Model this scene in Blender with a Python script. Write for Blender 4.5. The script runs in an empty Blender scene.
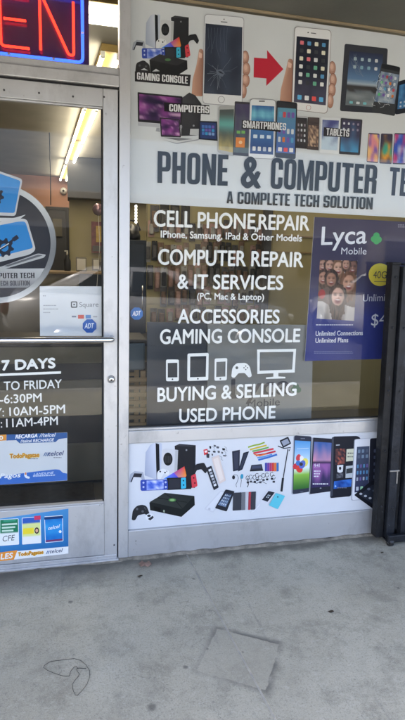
import bpy, bmesh, math, random
from mathutils import Vector, Matrix, noise
from mathutils.geometry import tessellate_polygon
random.seed(7)
R = math.radians
S = bpy.context.scene
C = S.collection

# ------------------------------------------------------------------ camera
CAM_D, CAM_Z, FOC = 2.4, 1.41, 543.305
YAW, PITCH, ROLL = R(13.7457), R(10.3943), R(1.7444)
cy, sy, cp, sp = math.cos(YAW), math.sin(YAW), math.cos(PITCH), math.sin(PITCH)
_fwd = Vector((sy*cp, cy*cp, -sp)); _rt = Vector((cy, -sy, 0)); _up = _rt.cross(_fwd)
cr, sr = math.cos(ROLL), math.sin(ROLL)
_r2 = cr*_rt + sr*_up; _u2 = -sr*_rt + cr*_up
cam_d = bpy.data.cameras.new('camera'); cam = bpy.data.objects.new('camera', cam_d); C.objects.link(cam)
m = Matrix((_r2, _u2, -_fwd)).transposed().to_4x4(); m.translation = Vector((0, -CAM_D, CAM_Z))
cam.matrix_world = m
cam_d.sensor_fit = 'VERTICAL'; cam_d.sensor_height = 36; cam_d.sensor_width = 36*405/720
cam_d.lens = FOC/720*36; cam_d.clip_start = 0.05; cam_d.clip_end = 2000
S.camera = cam
S.render.resolution_x, S.render.resolution_y = 576, 1024
S.render.engine = 'CYCLES'
S.cycles.use_denoising = True
S.cycles.max_bounces = 10; S.cycles.diffuse_bounces = 5; S.cycles.glossy_bounces = 4; S.cycles.transparent_max_bounces = 16
S.cycles.sample_clamp_indirect = 6.0; S.cycles.caustics_reflective = False; S.cycles.caustics_refractive = False

# ------------------------------------------------------------------ sky, sun, exposure
SUN_EL = R(52)
W = bpy.data.worlds.new("World"); S.world = W; W.use_nodes = True
nt = W.node_tree; bg = nt.nodes['Background']
sky = nt.nodes.new('ShaderNodeTexSky'); sky.sky_type = 'NISHITA'; sky.sun_disc = False
sky.sun_elevation = SUN_EL; sky.air_density = 0.8; sky.dust_density = 4.0; sky.ozone_density = 1.0
nt.links.new(sky.outputs[0], bg.inputs[0]); bg.inputs[1].default_value = 0.15
SUN_DIR = Vector((math.cos(SUN_EL)*-0.966, math.cos(SUN_EL)*0.259, math.sin(SUN_EL)))   # towards the sun: along the street, a little behind the shop front
sky.sun_rotation = math.atan2(SUN_DIR.x, SUN_DIR.y)
sl = bpy.data.lights.new('sun', 'SUN'); sl.energy = 4.8; sl.angle = R(0.53); sl.color = (1, .94, .86)
so = bpy.data.objects.new('sun', sl); C.objects.link(so); so.rotation_euler = SUN_DIR.to_track_quat('Z', 'Y').to_euler(); so.location = (0, 10, 20)
S.view_settings.view_transform = 'Standard'; S.view_settings.look = 'None'; S.view_settings.gamma = 1
S.view_settings.exposure = 2.62; S.view_settings.use_curve_mapping = False

# ------------------------------------------------------------------ measuring: photo pixel -> point on a real plane of the place
CAMP = Vector((0, -CAM_D, CAM_Z))
def ray(px, py): return _r2*((px-202.5)/FOC) - _u2*((py-360)/FOC) + _fwd
def at(px, py, Y=0.0):                   # on the plane y = Y (parallel to the shop front)
    d = ray(px, py); return CAMP + d*((Y+CAM_D)/d.y)
def ground(px, py, z=0.0):               # on a level plane
    d = ray(px, py); return CAMP + d*((z-CAM_Z)/d.z)

# ------------------------------------------------------------------ helpers: things, parts
def tag(o, label=None, cat=None, group=None, kind=None):
    if label: o['label'] = label
    if cat: o['category'] = cat
    if group: o['group'] = group
    if kind: o['kind'] = kind
    return o
def thing(name, label, cat, loc=(0, 0, 0), group=None):
    o = bpy.data.objects.new(name, None); C.objects.link(o); o.location = loc; o.empty_display_size = .1
    return tag(o, label, cat, group)
def root_loc(p):
    while p.parent: p = p.parent
    return p.location.copy()
class MB:
    def __init__(s): s.bm = bmesh.new(); s.mi = 0
    def face(s, vs, mi=None):
        f = s.bm.faces.new([s.bm.verts.new(v) for v in vs]); f.material_index = s.mi if mi is None else mi; return f
    def box(s, x0, x1, y0, y1, z0, z1, bev=0, seg=2, M=None, mi=0):
        b = bmesh.new(); bmesh.ops.create_cube(b, size=1)
        for v in b.verts: v.co = Vector(((x0+x1)/2+v.co.x*(x1-x0), (y0+y1)/2+v.co.y*(y1-y0), (z0+z1)/2+v.co.z*(z1-z0)))
        if bev: bmesh.ops.bevel(b, geom=b.edges[:], offset=bev, segments=seg, affect='EDGES', profile=.5)
        return s.join(b, M, mi)
    def join(s, b, M=None, mi=0):
        mp = {}
        for v in b.verts: mp[v] = s.bm.verts.new(M @ v.co if M else v.co)
        for f in b.faces:
            try:
                g = s.bm.faces.new([mp[v] for v in f.verts]); g.material_index = mi; g.smooth = f.smooth
            except ValueError: pass
        b.free(); return s
    def tube(s, pts, r, n=10, closed=False, caps=True, mi=0):
        pts = [Vector(p) for p in pts]; N = len(pts); rings = []; up = None
        rr = r if isinstance(r, (list, tuple)) else [r]*N
        for i, p in enumerate(pts):
            if closed: t = pts[(i+1) % N]-pts[i-1]
            else: t = pts[min(i+1, N-1)]-pts[max(i-1, 0)]
            t.normalize()
            if up is None: up = Vector((0, 0, 1)) if abs(t.z) < .9 else Vector((1, 0, 0))
            a = t.cross(up).normalized(); b = a.cross(t).normalized(); up = b
            rings.append([s.bm.verts.new(p+(a*math.cos(2*math.pi*k/n)+b*math.sin(2*math.pi*k/n))*rr[i]) for k in range(n)])
        for i in range(N if closed else N-1):
            A, B = rings[i], rings[(i+1) % N]
            for k in range(n):
                f = s.bm.faces.new([A[k], A[(k+1) % n], B[(k+1) % n], B[k]]); f.smooth = True; f.material_index = mi
        if caps and not closed:
            for q in (rings[0][::-1], rings[-1]):
                f = s.bm.faces.new(q); f.material_index = mi
        return s
    def lathe(s, prof, M=Matrix(), n=24, mi=0):
        rings = []
        for r, z in prof: rings.append([s.bm.verts.new(M @ Vector((r*math.cos(2*math.pi*k/n), r*math.sin(2*math.pi*k/n), z))) for k in range(n)])
        for A, B in zip(rings, rings[1:]):
            for k in range(n):
                f = s.bm.faces.new([A[k], A[(k+1) % n], B[(k+1) % n], B[k]]); f.smooth = True; f.material_index = mi
        for q in (rings[0][::-1], rings[-1]):
            f = s.bm.faces.new(q); f.material_index = mi
        return s
    def prism(s, pts, axis, a, b, mi=0):      # outline extruded along an axis
        def mk(p, t):
            if axis == 'y': return Vector((p[0], t, p[1]))
            if axis == 'x': return Vector((t, p[0], p[1]))
            return Vector((p[0], p[1], t))
        A = [s.bm.verts.new(mk(p, a)) for p in pts]; B = [s.bm.verts.new(mk(p, b)) for p in pts]
        n = len(pts); fs = [s.bm.faces.new(A[::-1]), s.bm.faces.new(B)]
        for i in range(n): fs.append(s.bm.faces.new([A[i], A[(i+1) % n], B[(i+1) % n], B[i]]))
        for f in fs: f.material_index = mi
        return s
    def build(s, name, mats, parent=None, recenter=True):
        bmesh.ops.recalc_face_normals(s.bm, faces=s.bm.faces[:])
        return link(name, s.bm, mats, parent)
def link(name, bm, mats, parent=None):
    if parent is not None: off = root_loc(parent)
    else:
        co = [v.co for v in bm.verts]
        off = Vector(((min(c.x for c in co)+max(c.x for c in co))/2, (min(c.y for c in co)+max(c.y for c in co))/2, min(c.z for c in co)))
    for v in bm.verts: v.co -= off
    me = bpy.data.meshes.new(name); bm.to_mesh(me); bm.free()
    for q in (mats if isinstance(mats, (list, tuple)) else [mats]): me.materials.append(q)
    o = bpy.data.objects.new(name, me); C.objects.link(o)
    if parent is not None: o.parent = parent
    else: o.location = off
    return o
def copy_tree(o, parent=None, loc=None):
    c = o.copy(); C.objects.link(c); c.parent = parent
    if loc is not None: c.location = loc
    for ch in o.children: copy_tree(ch, c)
    return c

# ------------------------------------------------------------------ materials
def lin(c): return tuple(((v/255)/12.92 if v/255 <= .04045 else ((v/255+.055)/1.055)**2.4) for v in c[:3])
def mat(name, rgb, rough=.6, metal=0, var=.12, scale=6, bump=.0, bscale=None, spec=None, coat=0, emit=None, est=0, dirt=None, stretch=None):
    m = bpy.data.materials.new(name); m.use_nodes = True; n = m.node_tree; P = n.nodes['Principled BSDF']
    P.inputs['Roughness'].default_value = rough; P.inputs['Metallic'].default_value = metal
    if spec is not None: P.inputs['Specular IOR Level'].default_value = spec
    if coat: P.inputs['Coat Weight'].default_value = coat; P.inputs['Coat Roughness'].default_value = .08
    tc = n.nodes.new('ShaderNodeTexCoord'); src = tc.outputs['Object']
    if stretch:
        mp = n.nodes.new('ShaderNodeMapping'); mp.inputs['Scale'].default_value = stretch; n.links.new(src, mp.inputs[0]); src = mp.outputs[0]
    nz = n.nodes.new('ShaderNodeTexNoise'); nz.inputs['Scale'].default_value = scale; nz.inputs['Detail'].default_value = 5
    n.links.new(src, nz.inputs['Vector'])
    rp = n.nodes.new('ShaderNodeValToRGB'); rp.color_ramp.elements[0].position = .3; rp.color_ramp.elements[1].position = .7
    a = [max(0, v*(1-var)) for v in rgb]; b = [min(1, v*(1+var)) for v in rgb]
    if dirt: a = list(dirt)
    rp.color_ramp.elements[0].color = (*a, 1); rp.color_ramp.elements[1].color = (*b, 1)
    n.links.new(nz.outputs[0], rp.inputs[0]); n.links.new(rp.outputs[0], P.inputs['Base Color'])
    if bump:
        nb = n.nodes.new('ShaderNodeTexNoise'); nb.inputs['Scale'].default_value = bscale or scale*8; nb.inputs['Detail'].default_value = 6
        n.links.new(src, nb.inputs['Vector']); bp = n.nodes.new('ShaderNodeBump'); bp.inputs['Strength'].default_value = bump; bp.inputs['Distance'].default_value = .01
        n.links.new(nb.outputs[0], bp.inputs['Height']); n.links.new(bp.outputs[0], P.inputs['Normal'])
    if emit: P.inputs['Emission Color'].default_value = (*emit, 1); P.inputs['Emission Strength'].default_value = est
    return m
def wear(m, col, lo=.56, hi=.70, amt=.6, scale=9, stretch=(1, 1, 1), rough=None):      # scratches, chips or grime with their own shape
    n = m.node_tree; P = n.nodes['Principled BSDF']; old = P.inputs['Base Color'].links[0].from_socket
    tc = n.nodes.new('ShaderNodeTexCoord'); mp = n.nodes.new('ShaderNodeMapping'); mp.inputs['Scale'].default_value = stretch; n.links.new(tc.outputs['Object'], mp.inputs[0])
    t = n.nodes.new('ShaderNodeTexNoise'); t.inputs['Scale'].default_value = scale; t.inputs['Detail'].default_value = 8; t.inputs['Roughness'].default_value = .7; n.links.new(mp.outputs[0], t.inputs['Vector'])
    r = n.nodes.new('ShaderNodeMapRange'); r.inputs['From Min'].default_value = lo; r.inputs['From Max'].default_value = hi; r.inputs['To Max'].default_value = amt; n.links.new(t.outputs[0], r.inputs['Value'])
    x = n.nodes.new('ShaderNodeMix'); x.data_type = 'RGBA'; n.links.new(r.outputs[0], x.inputs[0]); n.links.new(old, x.inputs[6]); x.inputs[7].default_value = (*col, 1); n.links.new(x.outputs[2], P.inputs['Base Color'])
    if rough is not None:
        q = n.nodes.new('ShaderNodeMapRange'); q.inputs['To Min'].default_value = P.inputs['Roughness'].default_value; q.inputs['To Max'].default_value = rough; n.links.new(r.outputs[0], q.inputs['Value']); n.links.new(q.outputs[0], P.inputs['Roughness'])
def ink(name, rough=.45, spec=.4, bump=.14, bscale=7):
    m = bpy.data.materials.new(name); m.use_nodes = True; n = m.node_tree; P = n.nodes['Principled BSDF']
    at_ = n.nodes.new('ShaderNodeAttribute'); at_.attribute_name = 'Col'; n.links.new(at_.outputs['Color'], P.inputs['Base Color'])
    P.inputs['Roughness'].default_value = rough; P.inputs['Specular IOR Level'].default_value = spec
    if bump:
        tc = n.nodes.new('ShaderNodeTexCoord'); nb = n.nodes.new('ShaderNodeTexNoise'); nb.inputs['Scale'].default_value = bscale; nb.inputs['Detail'].default_value = 3
        n.links.new(tc.outputs['Object'], nb.inputs['Vector']); bp = n.nodes.new('ShaderNodeBump'); bp.inputs['Strength'].default_value = bump; bp.inputs['Distance'].default_value = .02
        n.links.new(nb.outputs[0], bp.inputs['Height']); n.links.new(bp.outputs[0], P.inputs['Normal'])
    return m
def emis(name, rgb, st):
    m = bpy.data.materials.new(name); m.use_nodes = True; n = m.node_tree; n.nodes.clear()
    e = n.nodes.new('ShaderNodeEmission'); e.inputs[0].default_value = (*rgb, 1); e.inputs[1].default_value = st
    o = n.nodes.new('ShaderNodeOutputMaterial'); n.links.new(e.outputs[0], o.inputs[0]); return m
def glass(name, refl, tint, rough=0.0):
    m = bpy.data.materials.new(name); m.use_nodes = True; n = m.node_tree; n.nodes.clear()
    o = n.nodes.new('ShaderNodeOutputMaterial'); t = n.nodes.new('ShaderNodeBsdfTransparent'); t.inputs[0].default_value = (*tint, 1)
    if refl <= 0: n.links.new(t.outputs[0], o.inputs[0]); return m
    g = n.nodes.new('ShaderNodeBsdfGlossy'); g.inputs['Roughness'].default_value = rough
    fr = n.nodes.new('ShaderNodeFresnel'); 
    gm = n.nodes.new('ShaderNodeNewGeometry'); ir = n.nodes.new('ShaderNodeMapRange'); ir.inputs['To Min'].default_value = 1.5; ir.inputs['To Max'].default_value = 1/1.5   # same reflectance from either side
    n.links.new(gm.outputs['Backfacing'], ir.inputs['Value']); n.links.new(ir.outputs[0], fr.inputs[0])
    mu = n.nodes.new('ShaderNodeMath'); mu.operation = 'MULTIPLY'; mu.use_clamp = True; mu.inputs[1].default_value = refl
    n.links.new(fr.outputs[0], mu.inputs[0])
    df = n.nodes.new('ShaderNodeBsdfDiffuse'); df.inputs[0].default_value = (.6, .6, .58, 1); tc = n.nodes.new('ShaderNodeTexCoord'); mp = n.nodes.new('ShaderNodeMapping'); mp.inputs['Rotation'].default_value = (0, .5, 0); mp.inputs['Scale'].default_value = (1, 1, .35)
    nd = n.nodes.new('ShaderNodeTexNoise'); nd.inputs['Scale'].default_value = 7; nd.inputs['Detail'].default_value = 8; n.links.new(tc.outputs['Object'], mp.inputs[0]); n.links.new(mp.outputs[0], nd.inputs['Vector'])
    dr = n.nodes.new('ShaderNodeMapRange'); dr.inputs['From Min'].default_value = .42; dr.inputs['From Max'].default_value = .8; dr.inputs['To Max'].default_value = .03; n.links.new(nd.outputs[0], dr.inputs['Value'])
    md = n.nodes.new('ShaderNodeMixShader'); n.links.new(dr.outputs[0], md.inputs[0]); n.links.new(t.outputs[0], md.inputs[1]); n.links.new(df.outputs[0], md.inputs[2])
    mx = n.nodes.new('ShaderNodeMixShader'); n.links.new(mu.outputs[0], mx.inputs[0]); n.links.new(md.outputs[0], mx.inputs[1]); n.links.new(g.outputs[0], mx.inputs[2])
    n.links.new(mx.outputs[0], o.inputs[0]); return m

M = {}
M['alu'] = mat('aluminium', (.60, .605, .615), .42, .55, .06, 3, .03, 60, stretch=(1, 1, .15))
M['alu_worn'] = mat('aluminium_worn', (.53, .535, .545), .48, .5, .12, 5, .05, 50, stretch=(.3, 1, 1))
M['chrome'] = mat('chrome', (.72, .72, .74), .18, 1, .03)
M['black_gap'] = mat('black_rubber', (.012, .012, .014), .7)
M['black_paint'] = mat('black_gate_paint', (.008, .0085, .010), .5, 0, .5, 14, .25, 40, spec=.3)
M['black_worn'] = mat('black_gate_paint_worn', (.012, .014, .019), .5, 0, .6, 11, .3, 50, spec=.35)
M['lamp_housing'] = mat('tube_lit_lamp_housing', (.24, .16, .04), .6, 0, .05)  # warm light of the tubes put into the housing colour
M['steel'] = mat('worn_steel', (.35, .34, .33), .45, .8, .3, 20)
M['soffit'] = mat('olive_grey_soffit_paint', (.085, .085, .07), .7, 0, .15, 4, .1, 40)
M['stucco'] = mat('beige_stucco', (.42, .36, .27), .9, 0, .1, 3, .4, 60)
M['trim_wood'] = mat('tan_wood_trim', (.25, .19, .11), .6, 0, .2, 8)
M['yellow_wall'] = mat('pale_yellow_paint', (.42, .37, .20), .7, 0, .06, 2, .04, 30)
M['pink_wall'] = mat('salmon_paint', (.5, .27, .2), .7, 0, .06, 2)
M['grey_wall'] = mat('dark_grey_paint', (.09, .09, .1), .7, 0, .1, 2)
M['ceiling'] = mat('cream_ceiling_paint', (.43, .41, .37), .8, 0, .08, 3, .1, 30)
M['floor'] = mat('dark_vinyl_floor', (.10, .095, .085), .35, 0, .15, 3)
M['khaki'] = mat('khaki_laminate', (.17, .155, .115), .4, 0, .1, 4)
M['navy'] = mat('navy_board', (.014, .022, .036), .45, 0, .15, 4)
M['dark'] = mat('black_plastic', (.015, .015, .017), .4)
M['dark2'] = mat('charcoal_plastic', (.05, .05, .055), .5)
M['wood'] = mat('light_wood', (.30, .21, .11), .6, 0, .15, 6, stretch=(1, 1, 8))
M['white'] = mat('white_plastic', (.72, .72, .7), .4, 0, .04)
M['paper'] = mat('white_paper', (.66, .68, .715), .6, 0, .03)
M['tube_red'] = emis('neon_red_tube', (1.0, .024, .012), .95)
M['tube_blue'] = emis('neon_blue_tube', (.035, .10, 1.0), .62)
M['tube_white'] = emis('fluorescent_tube', (1.0, .88, .66), 4.6)
M['led'] = emis('string_light_bulb', (1.0, .93, .75), 1.2)
M['asphalt'] = mat('asphalt', (.075, .074, .07), .9, 0, .25, 2, .4, 90)
M['kerb'] = mat('kerb_concrete', (.34, .33, .31), .9, 0, .15, 4, .3, 40)
M['glass_f'] = glass('window_glass_front', .85, (.965, .975, .97))
M['glass_b'] = glass('window_glass_back', 0, (.99, .995, .99))
M['ink'] = ink('printed_ink', .5, .2)
M['ink_gloss'] = ink('glossy_printed_ink', .3, .5, .02)
M['vinyl'] = ink('cut_vinyl', .5, .4, 0)

for k in ('alu', 'alu_worn'):
    wear(M[k], (.26, .255, .25), .52, .75, .55, 5, (1, 1, .5), .7); wear(M[k], (.62, .62, .62), .62, .68, .5, 16, (6, 6, .6) if k == 'alu' else (.6, 6, 6)); wear(M[k], (.14, .135, .13), .64, .72, .7, 40)
for k in ('black_paint', 'black_worn'):
    wear(M[k], (.05, .057, .07), .60, .68, .6, 14, (3, 3, .7)); wear(M[k], (.12, .06, .03), .66, .72, .8, 22); wear(M[k], (.2, .2, .2), .67, .70, .8, 50)

# ------------------------------------------------------------------ flat printed artwork and lettering
def arc_poly(pts, seg=5):                # (x, y, r): polygon with rounded corners
    out = []; n = len(pts)
    for i, p in enumerate(pts):
        r = p[2] if len(p) > 2 else 0
        P0 = Vector(pts[i-1][:2]); P1 = Vector(p[:2]); P2 = Vector(pts[(i+1) % n][:2])
        if r <= 0: out.append(P1); continue
        a = (P0-P1); b = (P2-P1); r_ = min(r, a.length*.5, b.length*.5); a.normalize(); b.normalize()
        A = P1+a*r_; B = P1+b*r_
        for k in range(seg+1):
            t = k/seg; out.append(A*(1-t)**2+P1*2*t*(1-t)+B*t*t)
    return out
def rrect(x0, y0, x1, y1, r): return arc_poly([(x0, y0, r), (x1, y0, r), (x1, y1, r), (x0, y1, r)])
def ell(cx, cy, rx, ry=None, n=20, a=0):
    ry = ry or rx; ca, sa = math.cos(a), math.sin(a)
    return [Vector((cx+rx*math.cos(2*math.pi*k/n)*ca-ry*math.sin(2*math.pi*k/n)*sa, cy+rx*math.cos(2*math.pi*k/n)*sa+ry*math.sin(2*math.pi*k/n)*ca)) for k in range(n)]
def stroke(pts, w, closed=False):        # flat ribbon along a polyline -> list of quads
    pts = [Vector(p[:2]) for p in pts]; L = []; Rr = []
    N = len(pts)
    for i, p in enumerate(pts):
        t = (pts[(i+1) % N]-pts[i-1]) if closed else (pts[min(i+1, N-1)]-pts[max(i-1, 0)])
        if t.length < 1e-9: t = Vector((1, 0))
        t.normalize(); nn = Vector((-t.y, t.x))*w/2; L.append(p+nn); Rr.append(p-nn)
    return [[L[i], L[(i+1) % N], Rr[(i+1) % N], Rr[i]] for i in range(N if closed else N-1)]
def ZM(x0, y0, s): return lambda L: [Vector((x0+p[0]/s, y0+p[1]/s)) for p in L]

class Surf:                              # a real plane y = Y; each overlapping ink layer sits a hair nearer the street
    def __init__(s, Y, eps=1.6e-4): s.Y = Y; s.eps = eps; s.items = []; s.base = 0
    def layer(s, pts):
        x0 = min(p[0] for p in pts); x1 = max(p[0] for p in pts); y0 = min(p[1] for p in pts); y1 = max(p[1] for p in pts)
        L = s.base
        for a, b, c, d, l in s.items:
            if a < x1 and b > x0 and c < y1 and d > y0: L = max(L, l)
        s.items.append((x0, x1, y0, y1, L+1)); return L+1
class Art:
    def __init__(s, surf): s.s = surf; s.v = []; s.f = []; s.c = []
    def _add(s, pts, tris, cols, L):
        b = len(s.v)
        for p in pts:
            w = at(p[0], p[1], s.s.Y); w.y -= L*s.s.eps; s.v.append(w)
        for t in tris:
            s.f.append([b+i for i in t]); s.c.append([cols[i] for i in t])
    def poly(s, pts, col, holes=(), L=None):
        pts = [Vector(p[:2]) for p in pts]
        if L is None: L = s.s.layer(pts)
        allp = list(pts)
        for h in holes: allp += [Vector(p[:2]) for p in h]
        loops = [[Vector((p[0], p[1], 0)) for p in pts]]+[[Vector((p[0], p[1], 0)) for p in h] for h in holes]
        tr = tessellate_polygon(loops)
        cols = [lin(c) for c in col] if isinstance(col, list) else [lin(col)]*len(allp)
        s._add(allp, tr, cols, L); return s
    def many(s, polys, col):             # several pieces that do not overlap, on one layer
        L = s.s.layer([p for q in polys for p in q])
        for q in polys: s.poly(q, col, L=L)
        return s
    def stroke(s, pts, w, col, closed=False): return s.many(stroke(pts, w, closed), col)
    def grid(s, c4, fn, nu=10, nv=10):   # c4 = tl, tr, br, bl ; fn(u, v) -> colour, v downwards
        tl, tr, br, bl = [Vector(p[:2]) for p in c4]; L = s.s.layer([tl, tr, br, bl])
        pts = []; cols = []; q = []
        for j in range(nv+1):
            for i in range(nu+1):
                u, v = i/nu, j/nv; pts.append((tl*(1-u)+tr*u)*(1-v)+(bl*(1-u)+br*u)*v); cols.append(lin(fn(u, v)))
        for j in range(nv):
            for i in range(nu):
                a = j*(nu+1)+i; q.append((a, a+1, a+nu+2, a+nu+1))
        s._add(pts, q, cols, L); return s
    def build(s, name, parent=None, m='ink', label=None):
        bm = bmesh.new(); cl = bm.loops.layers.float_color.new('Col')
        vs = [bm.verts.new(v) for v in s.v]; bm.verts.ensure_lookup_table()
        for f, c in zip(s.f, s.c):
            try: F = bm.faces.new([vs[i] for i in f])
            except ValueError: continue
            if F.calc_area() < 1e-12: continue
            F.normal_update()
            if F.normal.y > 0: F.normal_flip()
            mp = {vs[i]: k for i, k in zip(f, c)}
            for lp in F.loops: lp[cl] = (*mp[lp.vert], 1)
        o = link(name, bm, M[m] if isinstance(m, str) else m, parent)
        if label: o['label'] = label
        return o
def bil(c4):
    tl, tr, br, bl = [Vector(p[:2]) for p in c4]
    return lambda u, v: (tl*(1-u)+tr*u)*(1-v)+(bl*(1-u)+br*u)*v
def sub(c4, u0, v0, u1, v1, r=0):
    f = bil(c4)
    if r: return [f(u, v) for u, v in [(p.x, p.y) for p in rrect(u0, v0, u1, v1, r)]]
    return [f(u0, v0), f(u1, v0), f(u1, v1), f(u0, v1)]
def rquad(c4, r):                         # quad with round corners in px
    return arc_poly([(p[0], p[1], r) for p in c4])

# built-in font -> flat triangles in (x, y), y in cap heights
_cap = None
def font_tris(text, bold=0.0, shear=0.0, space=1.0):
    global _cap
    def mk(t, b):
        cu = bpy.data.curves.new('t', 'FONT'); cu.body = t; cu.size = 1; cu.fill_mode = 'FRONT'; cu.resolution_u = 4; cu.offset = b; cu.shear = shear; cu.space_character = space
        ob = bpy.data.objects.new('t', cu); me = bpy.data.meshes.new_from_object(ob)
        V = [(v.co.x, v.co.y) for v in me.vertices]; F = [tuple(p.vertices) for p in me.polygons]
        bpy.data.objects.remove(ob); bpy.data.meshes.remove(me); bpy.data.curves.remove(cu); return V, F
    if _cap is None:
        V, F = mk('H', 0); _cap = max(v[1] for v in V)
    V, F = mk(text, bold)
    return [(x/_cap, y/_cap) for x, y in V], F
# heavy condensed capitals, drawn as outlines
def G(*contours): return contours
_s, _b, _w = .17, .145, .47
def _glyphs():
    s, b, w = _s, _b, _w; k = .05; g = {}
    g['H'] = (w, [[(0,0),(s,0),(s,.42),(w-s,.42),(w-s,0),(w,0),(w,1),(w-s,1),(w-s,.57),(s,.57),(s,1),(0,1)]])
    g['E'] = (.37, [[(0,0),(.37,0),(.37,b),(s,b),(s,.43),(.34,.43),(.34,.57),(s,.57),(s,1-b),(.37,1-b),(.37,1),(0,1)]])
    g['L'] = (.36, [[(0,0),(.36,0),(.36,b),(s,b),(s,1),(0,1)]])
    g['T'] = (.44, [[(.22-s/2,0),(.22+s/2,0),(.22+s/2,1-b),(.44,1-b),(.44,1),(0,1),(0,1-b),(.22-s/2,1-b)]])
    g['I'] = (s, [[(0,0),(s,0),(s,1),(0,1)]])
    g['O'] = (w, [[(0,0,.2),(w,0,.2),(w,1,.2),(0,1,.2)], [(s,b,k),(w-s,b,k),(w-s,1-b,k),(s,1-b,k)]])
    g['C'] = (w, [[(w,.38),(w,0,.2),(0,0,.2),(0,1,.2),(w,1,.2),(w,.63),(w-s,.63),(w-s,1-b,k),(s,1-b,k),(s,b,k),(w-s,b,k),(w-s,.38)]])
    g['G'] = (w, [[(w,.53),(w,0,.2),(0,0,.2),(0,1,.2),(w,1,.2),(w,.65),(w-s,.65),(w-s,1-b,k),(s,1-b,k),(s,b,k),(w-s,b,k),(w-s,.41),(w/2,.41),(w/2,.53)]])
    g['S'] = (w, [[(w,.67),(w,1,.2),(0,1,.2),(0,.43,.18),(w-s,.43,k),(w-s,b,k),(s,b,k),(s,.33),(0,.33),(0,0,.2),(w,0,.2),(w,.57,.18),(s,.57,k),(s,1-b,k),(w-s,1-b,k),(w-s,.67)]])
    g['P'] = (w, [[(0,0),(s,0),(s,.37),(w,.37,.2),(w,1,.2),(0,1)], [(s,.5),(w-s,.5,k),(w-s,.87,k),(s,.87)]])
    g['R'] = (w, [[(0,0),(s,0),(s,.42),(w-s,.42,k),(w-s,0),(w,0),(w,.46,.08),(w-.06,.5),(w,.55,.08),(w,1,.2),(0,1)], [(s,.55),(w-s,.55,k),(w-s,.87,k),(s,.87)]])
    g['B'] = (w, [[(0,0),(w,0,.2),(w,.46,.1),(w-.06,.51),(w,.56,.1),(w,1,.2),(0,1)], [(s,.13),(w-s,.13,k),(w-s,.44,k),(s,.44)], [(s,.58),(w-s,.58,k),(w-s,.87,k),(s,.87)]])
    g['A'] = (.5, [[(0,0),(s-.01,0),(s+.015,.2),(.5-s-.015,.2),(.5-s+.01,0),(.5,0),(.36,1),(.14,1)], [(s+.028,.33),(.5-s-.028,.33),(.25,.82)]])
    g['N'] = (w+.03, [[(0,0),(s,0),(s,.52),(w+.03-s,0),(w+.03,0),(w+.03,1),(w+.03-s,1),(w+.03-s,.48),(s,1),(0,1)]])
    g['M'] = (.64, [[(0,0),(s-.02,0),(s-.02,.66),(.26,0),(.38,0),(.66-s,.66),(.66-s,0),(.64,0),(.64,1),(.46,1),(.32,.42),(.18,1),(0,1)]])
    g['U'] = (w, [[(0,1),(s,1),(s,b,k),(w-s,b,k),(w-s,1),(w,1),(w,0,.2),(0,0,.2)]])
    return g
GLY = _glyphs()
def impact_tris(text, gap=.065):
    V = []; F = []; x = 0
    for ch in text:
        if ch == ' ': x += .26; continue
        w, cs = GLY[ch]
        loops = [[Vector((p.x+x, p.y, 0)) for p in arc_poly(c)] for c in cs]
        b = len(V); tr = tessellate_polygon(loops)
        for lp in loops: V += [(p.x, p.y) for p in lp]
        F += [tuple(b+i for i in t) for t in tr]; x += w+gap
    return V, F
def up_px(p, h):                          # photo direction of "up" on the shop front at a pixel, h px long
    d = Vector((p[0]-115, p[1]-3900)); d.normalize(); return d*h
def text(art, s, p0, p1, h, col, h1=None, bold=0.0, shear=0.0, impact=False, space=1.0, up=None, trim=True):
    fat = 0 if impact else bold*1.3
    V, F = impact_tris(s) if impact else font_tris(s, 0, shear, space)
    x0 = min(v[0] for v in V); x1 = max(v[0] for v in V)
    p0 = Vector(p0[:2]); p1 = Vector(p1[:2]); h1 = h if h1 is None else h1; pts = []
    for x, y in V:
        u = (x-x0)/(x1-x0); hh = h+(h1-h)*u; b = p0.lerp(p1, u)
        pts.append(b+(up_px(b, 1) if up is None else Vector(up))*(y*hh))
    reps = [(0, 0)] if fat <= 0 else [(-fat, 0), (fat, 0), (0, -fat), (0, fat), (0, 0)]
    for dx, dy in reps:                   # heavier weights: the same letter laid down again a little to each side
        q = [p+Vector((dx*h, dy*h)) for p in pts]; L = art.s.layer(q); art._add(q, F, [lin(col)]*len(q), L)
    return art
def nz(u, v, s=3, o=0): return noise.noise(Vector((u*s+o, v*s-o, o*1.7)))
def mixc(a, b, t):
    t = max(0, min(1, t)); return tuple(a[i]*(1-t)+b[i]*t for i in range(3))
def galaxy(o): return lambda u, v: mixc(mixc((38, 28, 62), (150, 70, 150), .5+1.1*nz(u, v, 3, o)), (235, 190, 225), 1.6*max(0, nz(u, v, 5, o+5))-.25)
def icons(a, c4, u0, v0, u1, v1, nx, ny, seed=0, sz=.62, pal=None):
    rd = random.Random(seed); pal = pal or [(210, 215, 220), (90, 160, 200), (215, 120, 60), (90, 190, 120), (200, 80, 90), (235, 235, 235), (120, 90, 170)]
    for j in range(ny):
        for i in range(nx):
            du = (u1-u0)/nx; dv = (v1-v0)/ny; cu = u0+du*(i+.5); cv = v0+dv*(j+.5)
            a.poly(sub(c4, cu-du*sz/2, cv-dv*sz/2, cu+du*sz/2, cv+dv*sz/2, min(du, dv)*.15), rd.choice(pal))

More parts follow.
